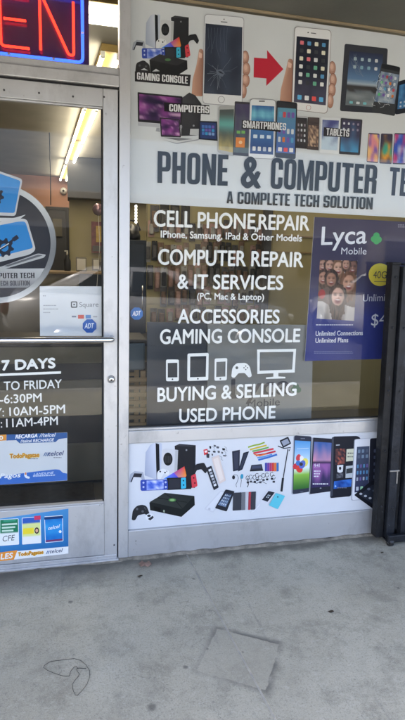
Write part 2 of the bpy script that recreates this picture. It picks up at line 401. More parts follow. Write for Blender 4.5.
# ================================================================== LARGE STRUCTURE
# ---- ground sheets
def concrete_mat():
    m = bpy.data.materials.new('sidewalk_concrete'); m.use_nodes = True; n = m.node_tree; P = n.nodes['Principled BSDF']; L = n.links.new
    P.inputs['Roughness'].default_value = .85; P.inputs['Specular IOR Level'].default_value = .3
    geo = n.nodes.new('ShaderNodeNewGeometry'); pos = geo.outputs['Position']
    def noise_(sc, det=5, rough=.6, off=0, stretch=None):
        mp = n.nodes.new('ShaderNodeMapping'); mp.inputs['Location'].default_value = (off, off*.7, 0)
        if stretch: mp.inputs['Scale'].default_value = stretch[0]; mp.inputs['Rotation'].default_value = (0, 0, stretch[1])
        L(pos, mp.inputs[0]); t = n.nodes.new('ShaderNodeTexNoise'); t.inputs['Scale'].default_value = sc; t.inputs['Detail'].default_value = det; t.inputs['Roughness'].default_value = rough
        L(mp.outputs[0], t.inputs['Vector']); return t.outputs[0]
    def ramp(v, a, b, ca=0.0, cb=1.0):
        r = n.nodes.new('ShaderNodeMapRange'); r.interpolation_type = 'SMOOTHSTEP'; r.inputs['From Min'].default_value = a; r.inputs['From Max'].default_value = b
        r.inputs['To Min'].default_value = ca; r.inputs['To Max'].default_value = cb; L(v, r.inputs['Value']); return r.outputs[0]
    def math_(op, a, b=None):
        x = n.nodes.new('ShaderNodeMath'); x.operation = op
        for i, q in enumerate((a, b)):
            if q is None: continue
            if isinstance(q, (int, float)): x.inputs[i].default_value = q
            else: L(q, x.inputs[i])
        return x.outputs[0]
    def mix(f, a, b):
        x = n.nodes.new('ShaderNodeMix'); x.data_type = 'RGBA'; L(f, x.inputs[0])
        for i, q in ((6, a), (7, b)):
            if isinstance(q, tuple): x.inputs[i].default_value = (*q, 1)
            else: L(q, x.inputs[i])
        return x.outputs[2]
    col = mix(ramp(noise_(1.3, 6, .65), .32, .68), (.39, .363, .285), (.51, .48, .385))
    col = mix(ramp(noise_(6, 8, .78, 3), .45, .68, 0, .75), col, (.25, .235, .185))
    col = mix(ramp(noise_(30, 5, .75, 8), .52, .72, 0, .6), col, (.55, .525, .44))
    col = mix(ramp(noise_(140, 3, .85, 1), .50, .68, 0, .65), col, (.2, .19, .165)); col = mix(ramp(noise_(260, 2, .8, 21), .54, .68, 0, .55), col, (.56, .535, .45)); col = mix(math_('MULTIPLY', ramp(noise_(75, 4, .8, 14), .56, .68, 0, .7), ramp(noise_(5, 4, .6, 31), .42, .6, .15, 1)), col, (.16, .155, .145))
    ck = n.nodes.new('ShaderNodeTexVoronoi'); ck.feature = 'DISTANCE_TO_EDGE'; ck.inputs['Scale'].default_value = 1.7; cw = n.nodes.new('ShaderNodeVectorMath'); cw.operation = 'ADD'; cn = n.nodes.new('ShaderNodeTexNoise'); cn.inputs['Scale'].default_value = 3.5; cn.inputs['Detail'].default_value = 6; L(pos, cn.inputs['Vector']); L(pos, cw.inputs[0]); L(cn.outputs[1], cw.inputs[1]); L(cw.outputs[0], ck.inputs['Vector'])
    col = mix(math_('MULTIPLY', ramp(ck.outputs[0], .001, .004, .5, 0), ramp(noise_(2.2, 2, .5, 17), .50, .60)), col, (.13, .125, .115))
    col = mix(ramp(noise_(7, 3, .6, 5, ((3.2, .35, 1), .75)), .64, .72, 0, .3), col, (.16, .16, .155))     # scuffs and hair cracks
    col = mix(ramp(noise_(16, 3, .6, 2, ((.3, 2.6, 1), .5)), .67, .74, 0, .35), col, (.14, .14, .135))
    sep = n.nodes.new('ShaderNodeSeparateXYZ'); L(pos, sep.inputs[0])
    # grime along the foot of the shop front
    wob = math_('ADD', sep.outputs[1], math_('MULTIPLY', math_('SUBTRACT', noise_(6, 4, .6, 4), .5), .16))
    col = mix(ramp(wob, -.12, -.035, 0, .8), col, (.11, .105, .09))
    col = mix(ramp(wob, -.045, -.01, 0, .6), col, (.33, .29, .23))
    dl = math_('MULTIPLY', ramp(sep.outputs[0], .05, .55, 1, 0), ramp(wob, -.26, -.04)); col = mix(math_('MULTIPLY', dl, .7), col, (.13, .125, .11))      # tracked-in dirt before the door
    # imprint of a heavy square base, wider than long, clean inside with a dirty rim
    q = [ground(*p) for p in ((222.9, 630.4), (280.2, 645), (264.4, 689.6), (191, 668.7))]
    c = sum(q, Vector())/4; ax = ((q[1]-q[0])+(q[2]-q[3])); ang = math.atan2(ax.y, ax.x); hx = ax.length/4; hy = ((q[3]-q[0]).length+(q[2]-q[1]).length)/4
    mp = n.nodes.new('ShaderNodeMapping'); mp.vector_type = 'TEXTURE'; mp.inputs['Location'].default_value = c; mp.inputs['Rotation'].default_value = (0, 0, ang); mp.inputs['Scale'].default_value = (hx, hy, 1)
    wv = n.nodes.new('ShaderNodeVectorMath'); wv.operation = 'ADD'; L(pos, wv.inputs[0])
    nzv = n.nodes.new('ShaderNodeTexNoise'); nzv.inputs['Scale'].default_value = 25; L(pos, nzv.inputs['Vector'])
    sc = n.nodes.new('ShaderNodeVectorMath'); sc.operation = 'MULTIPLY_ADD'; L(nzv.outputs[1], sc.inputs[0]); sc.inputs[1].default_value = (.016,)*3; sc.inputs[2].default_value = (-.008,)*3
    L(sc.outputs[0], wv.inputs[1]); L(wv.outputs[0], mp.inputs[0])
    sp_ = n.nodes.new('ShaderNodeSeparateXYZ'); L(mp.outputs[0], sp_.inputs[0])
    d = math_('MAXIMUM', math_('ABSOLUTE', sp_.outputs[0]), math_('ABSOLUTE', sp_.outputs[1]))
    halo = math_('MULTIPLY', ramp(d, .985, 1.02), math_('MULTIPLY', ramp(d, 1.0, 1.26, 1, 0), ramp(noise_(5, 5, .65, 6), .33, .55, .08, 1)))
    side = ramp(math_('ADD', sp_.outputs[0], sp_.outputs[1]), -1.7, .9, .3, 1); halo = math_('MULTIPLY', halo, side)
    col = mix(math_('MULTIPLY', halo, .95), col, (.15, .145, .125))
    col = mix(ramp(d, .97, 1.0, .35, 0), col, (.40, .37, .295))
    # flattened gum and drops
    for (px, py, r) in ((185.5, 667.5, .013), (207.5, 649.5, .008), (139, 577, .012), (137.5, 606, .008), (243, 652, .006), (194, 579, .010), (331, 612, .010), (398, 588, .009), (152, 707, .022), (70, 602, .014), (331, 567, .006)):
        g = ground(px, py); vm = n.nodes.new('ShaderNodeVectorMath'); vm.operation = 'DISTANCE'; L(wv.outputs[0], vm.inputs[0]); vm.inputs[1].default_value = g
        col = mix(ramp(vm.outputs['Value'], r*.25, r*.95, .62, 0), col, (.07, .068, .064))
    L(col, P.inputs['Base Color'])
    bp = n.nodes.new('ShaderNodeBump'); bp.inputs['Strength'].default_value = .35; bp.inputs['Distance'].default_value = .004
    h = math_('ADD', noise_(45, 6, .7), math_('MULTIPLY', noise_(220, 3, .7), .5)); L(h, bp.inputs['Height']); L(bp.outputs[0], P.inputs['Normal'])
    return m
M['concrete'] = concrete_mat()
b = MB(); b.box(-400, 400, -400, 60, -.3, -.14); o = b.build('ground', M['asphalt']); tag(o, kind='structure')
# pavement: two slabs either side of a tooled joint that runs out from the shop front, laid in one sheet with a real groove
ga, gb = ground(186, 553), ground(260, 690)
dj = (gb-ga).normalized(); nj = Vector((-dj.y, dj.x, 0)); 
def jx(y, off): t = (y-ga.y)/dj.y; return (ga+dj*t).x+off
b = MB()
for sgn in (-1, 1):
    e = [(jx(.3, sgn*.0048), .3), (jx(-3.3, sgn*.0048), -3.3), (sgn*14, -3.3), (sgn*14, .3)]
    b.prism(e, 'z', -.14, 0)
b.prism([(jx(.3, -.0047), .3), (jx(-3.3, -.0047), -3.3), (jx(-3.3, .0047), -3.3), (jx(.3, .0047), .3)], 'z', -.13, -.0028, mi=1)
M['joint_sand'] = mat('pale_joint_sand', (.54, .51, .43), .95, 0, .1, 30, .3, 120, dirt=(.42, .40, .36))
o = b.build('sidewalk', [M['concrete'], M['joint_sand']]); tag(o, kind='structure')
b = MB(); b.box(-14, 14, -3.47, -3.303, -.14, .004, .015); o = b.build('kerb', M['kerb']); tag(o, kind='structure')
b = MB(); b.box(-3, 4.2, .07, 11, -.1, .006); o = b.build('floor', M['floor']); tag(o, kind='structure')
b = MB(); b.box(-3, 4.2, .08, 11, 2.75, 2.85); o = b.build('ceiling', M['ceiling']); tag(o, kind='structure')
# rough mortar bead at the foot of the shop front
M['mortar'] = mat('dirty_mortar', (.28, .25, .20), .95, 0, .3, 18, .6, 120, dirt=(.13, .12, .10))
b = MB(); N = 150; rows = []
for i in range(N+1):
    x = -.9+i*(3.2/N); w_ = .016+.022*abs(noise.noise(Vector((x*4, 1, 0))))+.008*noise.noise(Vector((x*22, 3, 0))); h_ = .006+.010*abs(noise.noise(Vector((x*9, 7, 0))))
    w_ = max(w_, .008)
    rows.append([b.bm.verts.new((x, .004, h_+.002)), b.bm.verts.new((x, -.012-w_*.4, h_)), b.bm.verts.new((x, -.012-w_, .0005))])
for A, B_ in zip(rows, rows[1:]):
    for k in range(2): b.bm.faces.new([A[k], A[k+1], B_[k+1], B_[k]])
o = b.build('pavement_edge', M['mortar']); tag(o, kind='structure')

# ---- the building that holds the shop
bld = thing('shop_building', 'beige stucco shop building with a low olive grey soffit over the pavement', 'building', (0, .1, 0))
b = MB(); b.box(-9, -.80, .0, .07, 0, 2.449); b.build('front_wall', M['stucco'], bld); b = MB(); b.box(2.62, 9, .0, .07, 0, 2.449); b.build('front_wall', M['stucco'], bld)
b = MB(); b.box(-9, 9, .075, .2, 2.86, 4.6); b.build('parapet', M['stucco'], bld); b = MB(); b.box(-9, 9, -1.7, -1.6, 2.25, 3.5, .01); b.build('fascia', M['stucco'], bld)
b = MB(); b.box(-9, 9, -1.598, .008, 2.449, 2.52); b.build('soffit', M['soffit'], bld)
b = MB(); b.box(.25, 2.61, -.014, .006, 2.4445, 2.4485, .001); b.build('soffit_trim', M['trim_wood'], bld)
b = MB(); b.box(-9, 9, -1.6, 11.2, 3.5, 3.6); b.build('roof', M['soffit'], bld); b = MB(); b.box(-9, 9, .2, 11.2, 2.9, 3.0); b.build('ceiling_deck', M['soffit'], bld)
b = MB(); b.box(-3.1, -3, .07, 11, 0, 2.75); b.build('side_wall', M['yellow_wall'], bld); b = MB(); b.box(4.2, 4.3, .07, 11, 0, 2.75); b.build('side_wall', M['yellow_wall'], bld)
b = MB(); b.box(-3.1, 4.3, 10.9, 11.0, 0.006, 2.75); b.build('back_wall', M['yellow_wall'], bld)
for x in (-6.5, 7.5):
    b = MB(); b.box(x-.15, x+.15, -1.8, -1.5, 0, 2.25, .01); b.build('column', M['stucco'], bld)

# ---- shop window (fixed aluminium frame) and what is part of it
ZS0, ZS1 = .573, .638
win = thing('shop_window', 'large fixed shop window in a grey aluminium frame right of the door', 'window', (1.4, .02, 0))
b = MB(); b.box(.2022, .2475, -.012, .06, 0, 2.449, .0025)
b.build('mullion', M['alu'], win)
b = MB(); b.box(2.56, 2.62, -.012, .06, 0, 2.449, .0025); b.build('mullion', M['alu'], win)
b = MB(); b.box(.2478, 2.5597, -.012, .06, ZS0, ZS1-.006, .003); b.box(.2478, 2.5597, -.004, .0195, ZS1-.0055, ZS1+.004, .001); b.build('sill', M['alu'], win)
b = MB(); b.box(.2478, 2.5597, .012, .0195, ZS1+.0045, ZS1+.010); b.build('gasket', M['black_gap'], win)
b = MB(); b.box(.2478, 2.5597, -.010, .06, 0.0, .1395, .003); b.build('base_plate', M['alu_worn'], win)
b = MB(); b.box(.2478, 2.5597, .004, .055, .1398, ZS0-.0005); b.build('kick_panel', M['white'], win)
def pane(name, x0, x1, z0, z1, parent, y=.02):
    b = MB(); b.box(x0, x1, y, y+.006, z0, z1)
    o = b.build(name, [M['glass_f'], M['glass_b']], parent)
    for p in o.data.polygons: p.material_index = 0 if p.normal.y < -.9 else 1
    return o
pane('glass_pane', .2485, 2.559, ZS1+.0105, 2.4485, win)

# ---- transom over the door
tr_ = thing('transom_window', 'clear transom window above the shop door holding the neon sign', 'window', (-.26, .02, 2.09))
b = MB(); b.box(-.80, -.755, -.012, .06, 0, 2.449, .0025); b.build('jamb', M['alu'], tr_)
b = MB(); b.box(-.7545, .2018, -.012, .06, 2.092, 2.136, .003); b.build('header', M['alu_worn'], tr_)
b = MB(); b.box(-.7545, .2018, .0, .055, 2.1365, 2.166, .002); b.build('glazing_bead', M['alu_worn'], tr_)
pane('glass_pane', -.754, .2015, 2.1665, 2.4485, tr_)

# ---- door
DL, DR, GL, GR = -.745, .1965, -.685, .1365
door = thing('shop_door', 'grey aluminium framed glass door with a long horizontal push bar', 'door', ((DL+DR)/2, .02, 0))
for a0, a1 in ((DL, GL), (GR, DR)):
    b = MB(); b.box(a0, a1, -.012, .034, .012, 2.081, .003); b.build('stile', M['alu'], door)
b = MB(); b.box(GL+.0003, GR-.0003, -.0115, .034, 2.012, 2.0805, .002); tp = b.build('top_rail', M['alu_worn'], door)
for px, py in ((4, 90), (39, 93), (73, 96.5), (104, 97), (-45, 86), (-90, 82)):
    b = MB(); p = at(px, py, -.012); b.lathe([(.004, 0), (.004, .0012), (.0025, .002)], Matrix.Translation((p.x, -.0116, p.z)) @ Matrix.Rotation(R(90), 4, 'X'), 12)
    b.build('rivet', M['dark2'], tp)
b = MB(); b.box(GL+.0003, GR-.0003, -.0115, .034, .030, .288, .002); b.build('bottom_rail', M['alu'], door)
b = MB(); b.box(GL+.0003, GR-.0003, -.007, .019, .2885, .297, .001); b.build('glazing_bead', M['alu_worn'], door); b = MB(); b.box(GL+.0003, GR-.0003, .0, .019, 2.005, 2.0115, .001); b.build('glazing_bead', M['alu_worn'], door)
b = MB(); b.box(GR-.007, GR-.0006, .004, .019, .2975, 2.0045); b.build('gasket', M['black_gap'], door); b = MB(); b.box(GL+.0006, GL+.007, .004, .019, .2975, 2.0045); b.build('gasket', M['black_gap'], door)
pane('glass_pane', GL+.001, GR-.001, .2975, 2.0045, door)
b = MB(); b.box(GL, DR-.002, -.016, .0, .008, .0285, .002); b.build('door_sweep', M['alu_worn'], door)
# push bar
p0 = at(-120, 339.2, -.055); p1 = at(112.5, 339.7, -.055); zb = p1.z; r_ = .0125
b = MB(); b.tube([(GL+.03, -.03, zb), (GL+.03, -.05, zb), (GL+.036, -.055, zb), (p1.x-.012, -.055, zb), (p1.x-.005, -.0535, zb), (p1.x, -.046, zb), (p1.x, -.012, zb)], r_, 14)
bar = b.build('push_bar', M['chrome'], door)
for f in bar.data.polygons: f.use_smooth = True
# lock cylinder
p = at(111.3, 379.3, -.013); MM = Matrix.Translation((p.x, -.012, p.z)) @ Matrix.Rotation(R(90), 4, 'X')
b = MB(); b.lathe([(.0175, 0), (.0175, .004), (.015, .008), (.0125, .0085), (.0125, .006), (0.001, .006)], MM, 28); lk = b.build('lock_cylinder', M['steel'], door)
b = MB(); b.lathe([(.0105, .0062), (.0105, .0105), (.0095, .0112), (.001, .0112)], MM, 24); b.build('lock_core', M['chrome'], lk)
b = MB(); b.box(p.x-.0045, p.x+.0045, -.0242, -.0233, p.z-.006, p.z+.002, .0002); b.build('keyhole', M['dark'], lk)
p = at(114.2, 545, -.012); b = MB(); b.lathe([(.004, 0), (.004, .001), (.0025, .0018)], Matrix.Translation((p.x, -.0117, p.z)) @ Matrix.Rotation(R(90), 4, 'X'), 12); b.build('screw', M['dark2'], door)
b = MB(); b.box(-.7545, .2018, -.028, .05, .001, .0105, .002); o = b.build('door_threshold', M['alu_worn']); tag(o, 'worn aluminium threshold strip under the glass door', 'threshold')
# dark rubber seal that shows in the gap between door and frame
b = MB(); b.box(.197, .2018, .002, .03, .011, 2.081); b.build('door_seal', M['black_gap'], tr_); b = MB(); b.box(-.7545, .1969, .002, .03, 2.0815, 2.0918); b.build('door_seal', M['black_gap'], tr_)

# ================================================================== NEON SIGN
neon = thing('neon_sign', 'lit red and blue neon OPEN sign behind the transom glass over the door', 'neon sign', (-.28, .09, 2.17))
NY = .075
def npt(px, py, y=NY): return at(px, py, y)
bR = npt(89.3, 40).x; bz0 = 2.172; bz1 = 2.447; bL = -.70
M['neon_back'] = mat('dark_purple_acrylic', (.055, .018, .07), .15, 0, .1, 3, coat=.5)
b = MB(); b.box(bL, bR, .098, .104, bz0, bz1, .002); b.build('backing_panel', M['neon_back'], neon)
e0 = npt(40.7, 50); lz0 = e0.z; lz1 = npt(73.5, 2).z; 
xN0, xN1 = e0.x, npt(73.5, 30).x; wN = xN1-xN0
xE0 = npt(.5, 30).x; xE1 = npt(29.5, 48).x
r_ = .0052
def ntube(pts, name, m, parent=neon, y=NY, rr=None):
    b = MB(); b.tube([(x, y, z) for x, z in pts], rr or r_, 8); return b.build(name, M[m], parent)
def arc2(P, r, seg=5): return [(p.x, p.y) for p in arc_poly_open(P, r, seg)]
def arc_poly_open(P, r, seg=5):
    out = [Vector(P[0])]
    for i in range(1, len(P)-1):
        a = Vector(P[i-1])-Vector(P[i]); c_ = Vector(P[i+1])-Vector(P[i]); q = min(r, a.length*.45, c_.length*.45); a.normalize(); c_.normalize()
        A = Vector(P[i])+a*q; B = Vector(P[i])+c_*q
        for k in range(seg+1): t = k/seg; out.append(A*(1-t)**2+Vector(P[i])*2*t*(1-t)+B*t*t)
    out.append(Vector(P[-1])); return out
xm = npt(60, 30).x
zN_d = npt(68.3, 52).z
ntube(arc2([(xN0, lz0), (xN0, lz1), (xN0+.012, lz1), (xN1-.020, lz0-.006), (xN1, lz0-.006), (xN1, lz1)], .022), 'letter_tube', 'tube_red')
le = [(xE1, lz1), (xE0, lz1), (xE0, lz0), (xE1, lz0)]
oE = ntube(arc2(le, .016), 'letter_tube', 'tube_red')
zm = npt(14, 19.5).z
b = MB(); b.tube([(npt(3.5, 18).x, NY, zm), (npt(26, 20.5).x, NY, zm)], r_, 8); b.build('middle_bar', M['tube_red'], oE)
wE = xE1-xE0; xP = xE0-.045-wE
ntube(arc2([(xP, lz0), (xP, lz1), (xP+wE, lz1), (xP+wE, (lz0+lz1)/2-.01), (xP+.012, (lz0+lz1)/2-.01)], .03), 'letter_tube', 'tube_red')
xO = xP-.045-wE
O = rrect(xO, lz0, xO+wE, lz1, .04); b = MB(); b.tube([(p.x, NY, p.y) for p in O], r_, 8, closed=True); b.build('letter_tube', M['tube_red'], neon)
bx1 = npt(82.6, 40, .07).x; bzb = npt(40, 57.8, .07).z
Bq = rrect(bL+.02, bzb, bx1, 2.4405, .02); b = MB(); b.tube([(p.x, .07, p.y) for p in Bq], .0062, 8, closed=True); b.build('border_tube', M['tube_blue'], neon)
for (x, z) in ((bx1, npt(83, 34).z), (xN0+.05, bzb), (xE0+.03, bzb)):
    b = MB(); b.box(x-.005, x+.005, .06, .098, z-.0035, z+.0035, .001); b.build('tube_clip', M['white'], neon)
b = MB(); b.tube([(bR-.03, .11, bz1-.01), (bR-.02, .115, bz1+.05), (bR-.02, .115, 2.74)], .003, 6); b.build('power_cable', M['dark'], neon)

# ================================================================== PRINTED SHEETS
def sheet(name, px4, Y, th, m, parent):    # a real thin sheet from four photo corners (tl, tr, br, bl)
    b = MB(); q = [at(p[0], p[1], Y) for p in px4]
    b.prism([(p.x, p.z) for p in q], 'y', Y, Y+th); return b.build(name, M[m], parent)
WHITE = (232, 234, 240); DK = (12, 11, 17); NAVY = (30, 34, 52)
# ---------------- big banner inside the window
BY = .036
ban = thing('window_banner', 'wide white printed banner across the window top headed PHONE & COMPUTER TECH', 'banner', (1.1, BY, 1.645))
b = MB(); b.box(.2495, 2.35, BY, BY+.0008, 1.645, 2.4475); b.build('banner_sheet', M['paper'], ban)
sB = Surf(BY-.0003)
def hand(a, left, fingers, skin=(204, 158, 138)):
    dk = (138, 92, 78); lt = (226, 186, 168)
    L_ = arc_poly([(p[0], p[1], 3) for p in left]); y0 = min(p.y for p in L_); y1 = max(p.y for p in L_); x0 = min(p.x for p in L_); x1 = max(p.x for p in L_)
    a.poly(L_, [mixc(mixc(lt, skin, (p.y-y0)/(y1-y0)*1.4), dk, .75*((p.x-x0)/(x1-x0))**2) for p in L_])
    b = [L_[0].lerp(L_[-1], .5)*.0+Vector((x0+(x1-x0)*.62, y0+(y1-y0)*.06)), Vector((x0+(x1-x0)*.9, y0+(y1-y0)*.10)), Vector((x0+(x1-x0)*.86, y0+(y1-y0)*.2)), Vector((x0+(x1-x0)*.6, y0+(y1-y0)*.18))]
    a.poly(arc_poly([(q.x, q.y, 1) for q in b]), mixc(lt, (236, 200, 190), .5))      # thumb nail
    for (x, y, rx, ry) in fingers:
        a.poly(ell(x, y, rx*1.06, ry*1.06), dk)
        for k, f in enumerate((1, .82, .62, .42)):
            a.poly(ell(x-rx*.06*k, y-ry*.07*k, rx*f, ry*f*.98), mixc(mixc(skin, dk, .45), lt, k/3.2))
        a.stroke([(x-rx*.3, y+ry*.55), (x+rx*.1, y+ry*.62), (x+rx*.5, y+ry*.5)], .35, mixc(skin, dk, .8))
# consoles picture
def consoles(surf, f, parent, name, upper):
    a = Art(surf); z = ZM(128, 430, 5.786)
    def Q(L): return [f(p) for p in z(L)]
    def q2(L): return [f(p) for p in ZM(128, 475, 5.06)(L)]
    a.poly(Q([(160, 76), (186, 84), (188, 250), (165, 288)]), (22, 24, 32))
    a.poly(Q([(180, 74), (196, 80), (192, 235), (184, 250)]), (190, 198, 215))
    a.poly(Q([(130, 85), (158, 73), (166, 288), (96, 262), (102, 130)]), [(184, 192, 210), (212, 217, 230), (190, 196, 212), (160, 168, 190), (172, 180, 202)])
    a.poly(Q([(5, 300), (14, 255), (38, 238), (88, 242), (98, 290), (88, 300), (72, 272), (34, 270), (20, 304)]), (172, 177, 190)); a.poly(Q([(36, 250), (82, 252), (76, 274), (32, 272), (22, 300), (14, 300)]), (40, 42, 52))
    a.poly(Q([(270, 92), (298, 80), (392, 88), (388, 335), (284, 332)]), (34, 35, 40)); a.poly(Q([(270, 92), (298, 80), (392, 88), (368, 96)]), (58, 59, 64)); a.poly(Q(ell(338, 116, 5)), (150, 152, 156))
    a.poly(Q([(200, 112), (222, 106), (290, 116), (284, 250), (188, 246)]), (206, 207, 211)); a.poly(Q([(272, 118), (290, 117), (284, 250), (268, 244)]), (186, 187, 190)); a.poly(Q(ell(231, 168, 27, 38)), (26, 27, 30)); a.many([Q([(210+i*7, 150), (213+i*7, 150), (213+i*7, 190), (210+i*7, 190)]) for i in range(6)], (62, 63, 66))
    pts = Q([(205, 282), (326, 210), (338, 262), (330, 284)]); a.poly(pts, [(30, 90, 210), (225, 70, 60), (245, 150, 40), (230, 60, 150)]); a.poly(Q([(205, 282), (265, 246), (300, 284)]), [(60, 150, 240), (120, 90, 220), (60, 60, 190)])
    a.poly(Q(arc_poly([(168, 285, 10), (168, 240, 14), (200, 222, 8), (240, 236, 12), (236, 262, 8), (206, 252, 6), (186, 288, 8)])), (228, 229, 232)); a.many([Q(ell(186, 240, 5)), Q(ell(214, 246, 5)), Q(ell(224, 238, 3))], (60, 60, 64))
    a.poly(q2(arc_poly([(196, 14, 3), (318, 10, 3), (320, 70, 3), (198, 76, 3)])), (32, 34, 40)); a.poly(q2([(206, 20), (262, 18), (262, 66), (206, 70)]), (48, 50, 58))
    a.poly(q2(arc_poly([(268, 14, 6), (292, 12, 6), (294, 66, 6), (268, 70, 6)])), (62, 182, 216)); a.many([q2(ell(280, 28, 4)), q2(ell(281, 50, 4))], (30, 60, 80))
    a.poly(q2(arc_poly([(318, 4, 6), (342, -8, 6), (352, 56, 8), (336, 62, 6), (324, 66, 4)])), (212, 66, 78)); a.many([q2(ell(332, 14, 4)), q2(ell(338, 40, 4))], (70, 20, 30))
    a.poly(q2(arc_poly([(62, 24, 10), (200, 22, 10), (202, 74, 10), (64, 80, 10)])), (56, 78, 170)); a.grid(q2([(94, 28), (180, 26), (180, 72), (94, 76)]), lambda u, v: mixc((70, 100, 205), (215, 222, 250), .5+1.3*nz(u, v, 4, 2)), 8, 5); a.many([q2(ell(78, 38, 5)), q2(ell(78, 60, 5)), q2(ell(190, 36, 5)), q2(ell(191, 60, 5))], (190, 200, 235))
    a.poly(Q(arc_poly([(380, 214, 10), (396, 196, 8), (440, 188, 10), (462, 230, 8), (448, 252, 6), (424, 226, 5), (398, 232, 5), (384, 258, 6)])), (38, 39, 44))
    a.build(name, parent)
def up_map(p): return Vector((145.2+(p.x-144.4)*.85, 43.9+(p.y-475)*.94+(p.x-144.4)*.03))
def box_console(surf, q2, parent, name):
    a = Art(surf)
    a.poly(q2([(108, 140), (185, 90), (336, 106), (338, 152), (270, 212), (112, 178)]), (26, 30, 30)); a.poly(q2([(110, 136), (186, 92), (335, 107), (272, 172)]), [(52, 56, 54), (44, 48, 47), (36, 40, 39), (46, 50, 48)])
    a.stroke(q2([(150, 116), (230, 128), (300, 138)]), .7, (24, 27, 27)); a.stroke(q2([(186, 93), (240, 128), (275, 170)]), .7, (24, 27, 27))
    a.poly(q2(ell(224, 126, 19, 9)), (70, 120, 62)); a.poly(q2(ell(224, 126, 12, 5)), (135, 175, 115)); a.poly(q2([(178, 176), (186, 178), (186, 190), (178, 187)]), (150, 160, 140)); a.poly(q2([(130, 158), (165, 166), (165, 184), (130, 174)]), (14, 16, 16))
    a.build(name, parent)
def pad(surf, q2, parent, name, col=(40, 42, 46)):
    a = Art(surf); a.poly(q2(arc_poly([(18, 228, 8), (24, 178, 14), (44, 156, 10), (70, 150, 8), (94, 156, 12), (114, 208, 10), (104, 214, 6), (86, 196, 6), (50, 204, 6), (36, 230, 8)])), col)
    a.many([q2(ell(46, 172, 6)), q2(ell(74, 184, 6)), q2(ell(84, 166, 3)), q2(ell(90, 172, 3))], (90, 92, 98)); a.build(name, parent)
consoles(sB, up_map, ban, 'console_picture', True)
zU = ZM(130, 5, 5.786)
a = Art(sB); a.poly(zU([(28, 384), (28, 442), (346, 470), (352, 404)]), (36, 34, 40)); 
a.poly(zU(arc_poly([(30, 390, 4), (36, 335, 16), (80, 318, 14), (112, 345, 10), (118, 390, 4)])), (40, 39, 44)); a.poly(zU([(112, 318), (170, 285), (330, 322), (332, 372), (268, 412), (118, 392)]), (30, 30, 34)); a.poly(zU([(112, 318), (170, 285), (330, 322), (270, 352)]), (48, 48, 52)); a.poly(zU(ell(218, 318, 17, 8)), (80, 120, 76))
a.many([zU([(62, 376), (82, 366), (104, 380)]), zU([(128, 386), (150, 370), (172, 384)])], (205, 206, 212)); a.many([zU(ell(56, 350, 7)), zU(ell(92, 356, 7))], (78, 78, 84))
text(a, 'GAMING CONSOLE', (136.9, 79.6), (187.6, 84), 7.2, (225, 225, 230), impact=True); a.build('gaming_console_caption', ban)
# cracked phone in a hand, arrow, repaired phone in a hand
z = ZM(185, 5, 5.786); a = Art(sB)
hand(a, z([(82, 252), (106, 258), (106, 530), (38, 525), (44, 430), (66, 350)]), [(245.2, 57.5, 3.6, 6.5), (246.2, 69, 3.8, 6.5), (245.6, 80.5, 3.8, 6.5), (243, 91, 3.4, 7)])
b4 = z([(112, 52), (342, 72), (330, 590), (100, 572)]); a.poly(rquad(b4, 4.2), (150, 150, 160)); b4i = z([(114, 55), (339, 75), (327, 586), (103, 569)]); a.poly(rquad(b4i, 4), (226, 227, 233))
sc = z([(118, 108), (331, 130), (324, 526), (108, 512)]); a.grid(sc, lambda u, v: mixc((44, 50, 66), (70, 78, 98), .4+.7*nz(u, v, 3, 9)), 8, 12)
a.poly(rquad(z([(206, 96), (244, 99), (244, 104), (206, 101)]), .3), (80, 80, 88)); a.poly(z(ell(225, 84, 3.5)), (60, 60, 70)); hc = z(ell(209, 548, 20)); a.poly(hc, (140, 140, 150)); a.poly(z(ell(209, 548, 17)), (226, 227, 233))
rd = random.Random(3); c0 = z([(195, 392)])[0]
for k in range(26):
    an = rd.uniform(0, 6.28); ln = rd.uniform(3, 9) if rd.random() < .5 else rd.uniform(9, 26); pts = [c0]
    for j in range(4): pts.append(pts[-1]+Vector((math.cos(an), math.sin(an)))*ln/4); an += rd.uniform(-.35, .35)
    f = [p for p in pts if 206 < p.x < 240 and 26 < p.y < 92]
    if len(f) > 1: a.stroke(f, rd.uniform(.12, .3), mixc((90, 98, 115), (150, 158, 172), rd.random()))
for k in range(7):
    x = 208+k*3.2; pts = [(x, 28), (x+rd.uniform(-1, 1), 36), (x+rd.uniform(-2, 2), 46), (x+rd.uniform(-2, 2), rd.uniform(48, 60))]; a.stroke(pts, .22, (98, 106, 124))
a.poly(z(arc_poly([(176, 380, 6), (206, 374, 6), (228, 398, 6), (214, 420, 6), (184, 404, 6)])), (104, 112, 130)); a.poly(z([(188, 384), (206, 388), (222, 402), (200, 398)]), (40, 46, 60))
a.build('cracked_phone_picture', ban)
a = Art(sB); a.poly([(254, 57.6), (267.2, 58.6), (267, 50), (283.4, 69.2), (266.2, 86), (266.4, 78.5), (253.6, 77.4)], (196, 40, 62)); a.build('arrow_picture', ban)
z = ZM(275, 20, 5.786); a = Art(sB)
hand(a, z([(78, 222), (104, 228), (102, 500), (26, 492), (34, 400), (60, 300)]), [(332.2, 68, 3.4, 6.5), (333, 80, 3.4, 6.5), (331.8, 90, 3.6, 6.5), (330, 101, 3.2, 7)])
b4 = z([(112, 36), (326, 60), (302, 545), (94, 520)]); a.poly(rquad(b4, 4.4), (146, 138, 140)); a.poly(rquad(z([(114, 39), (323, 63), (299, 541), (97, 517)]), 4.2), (232, 231, 235))
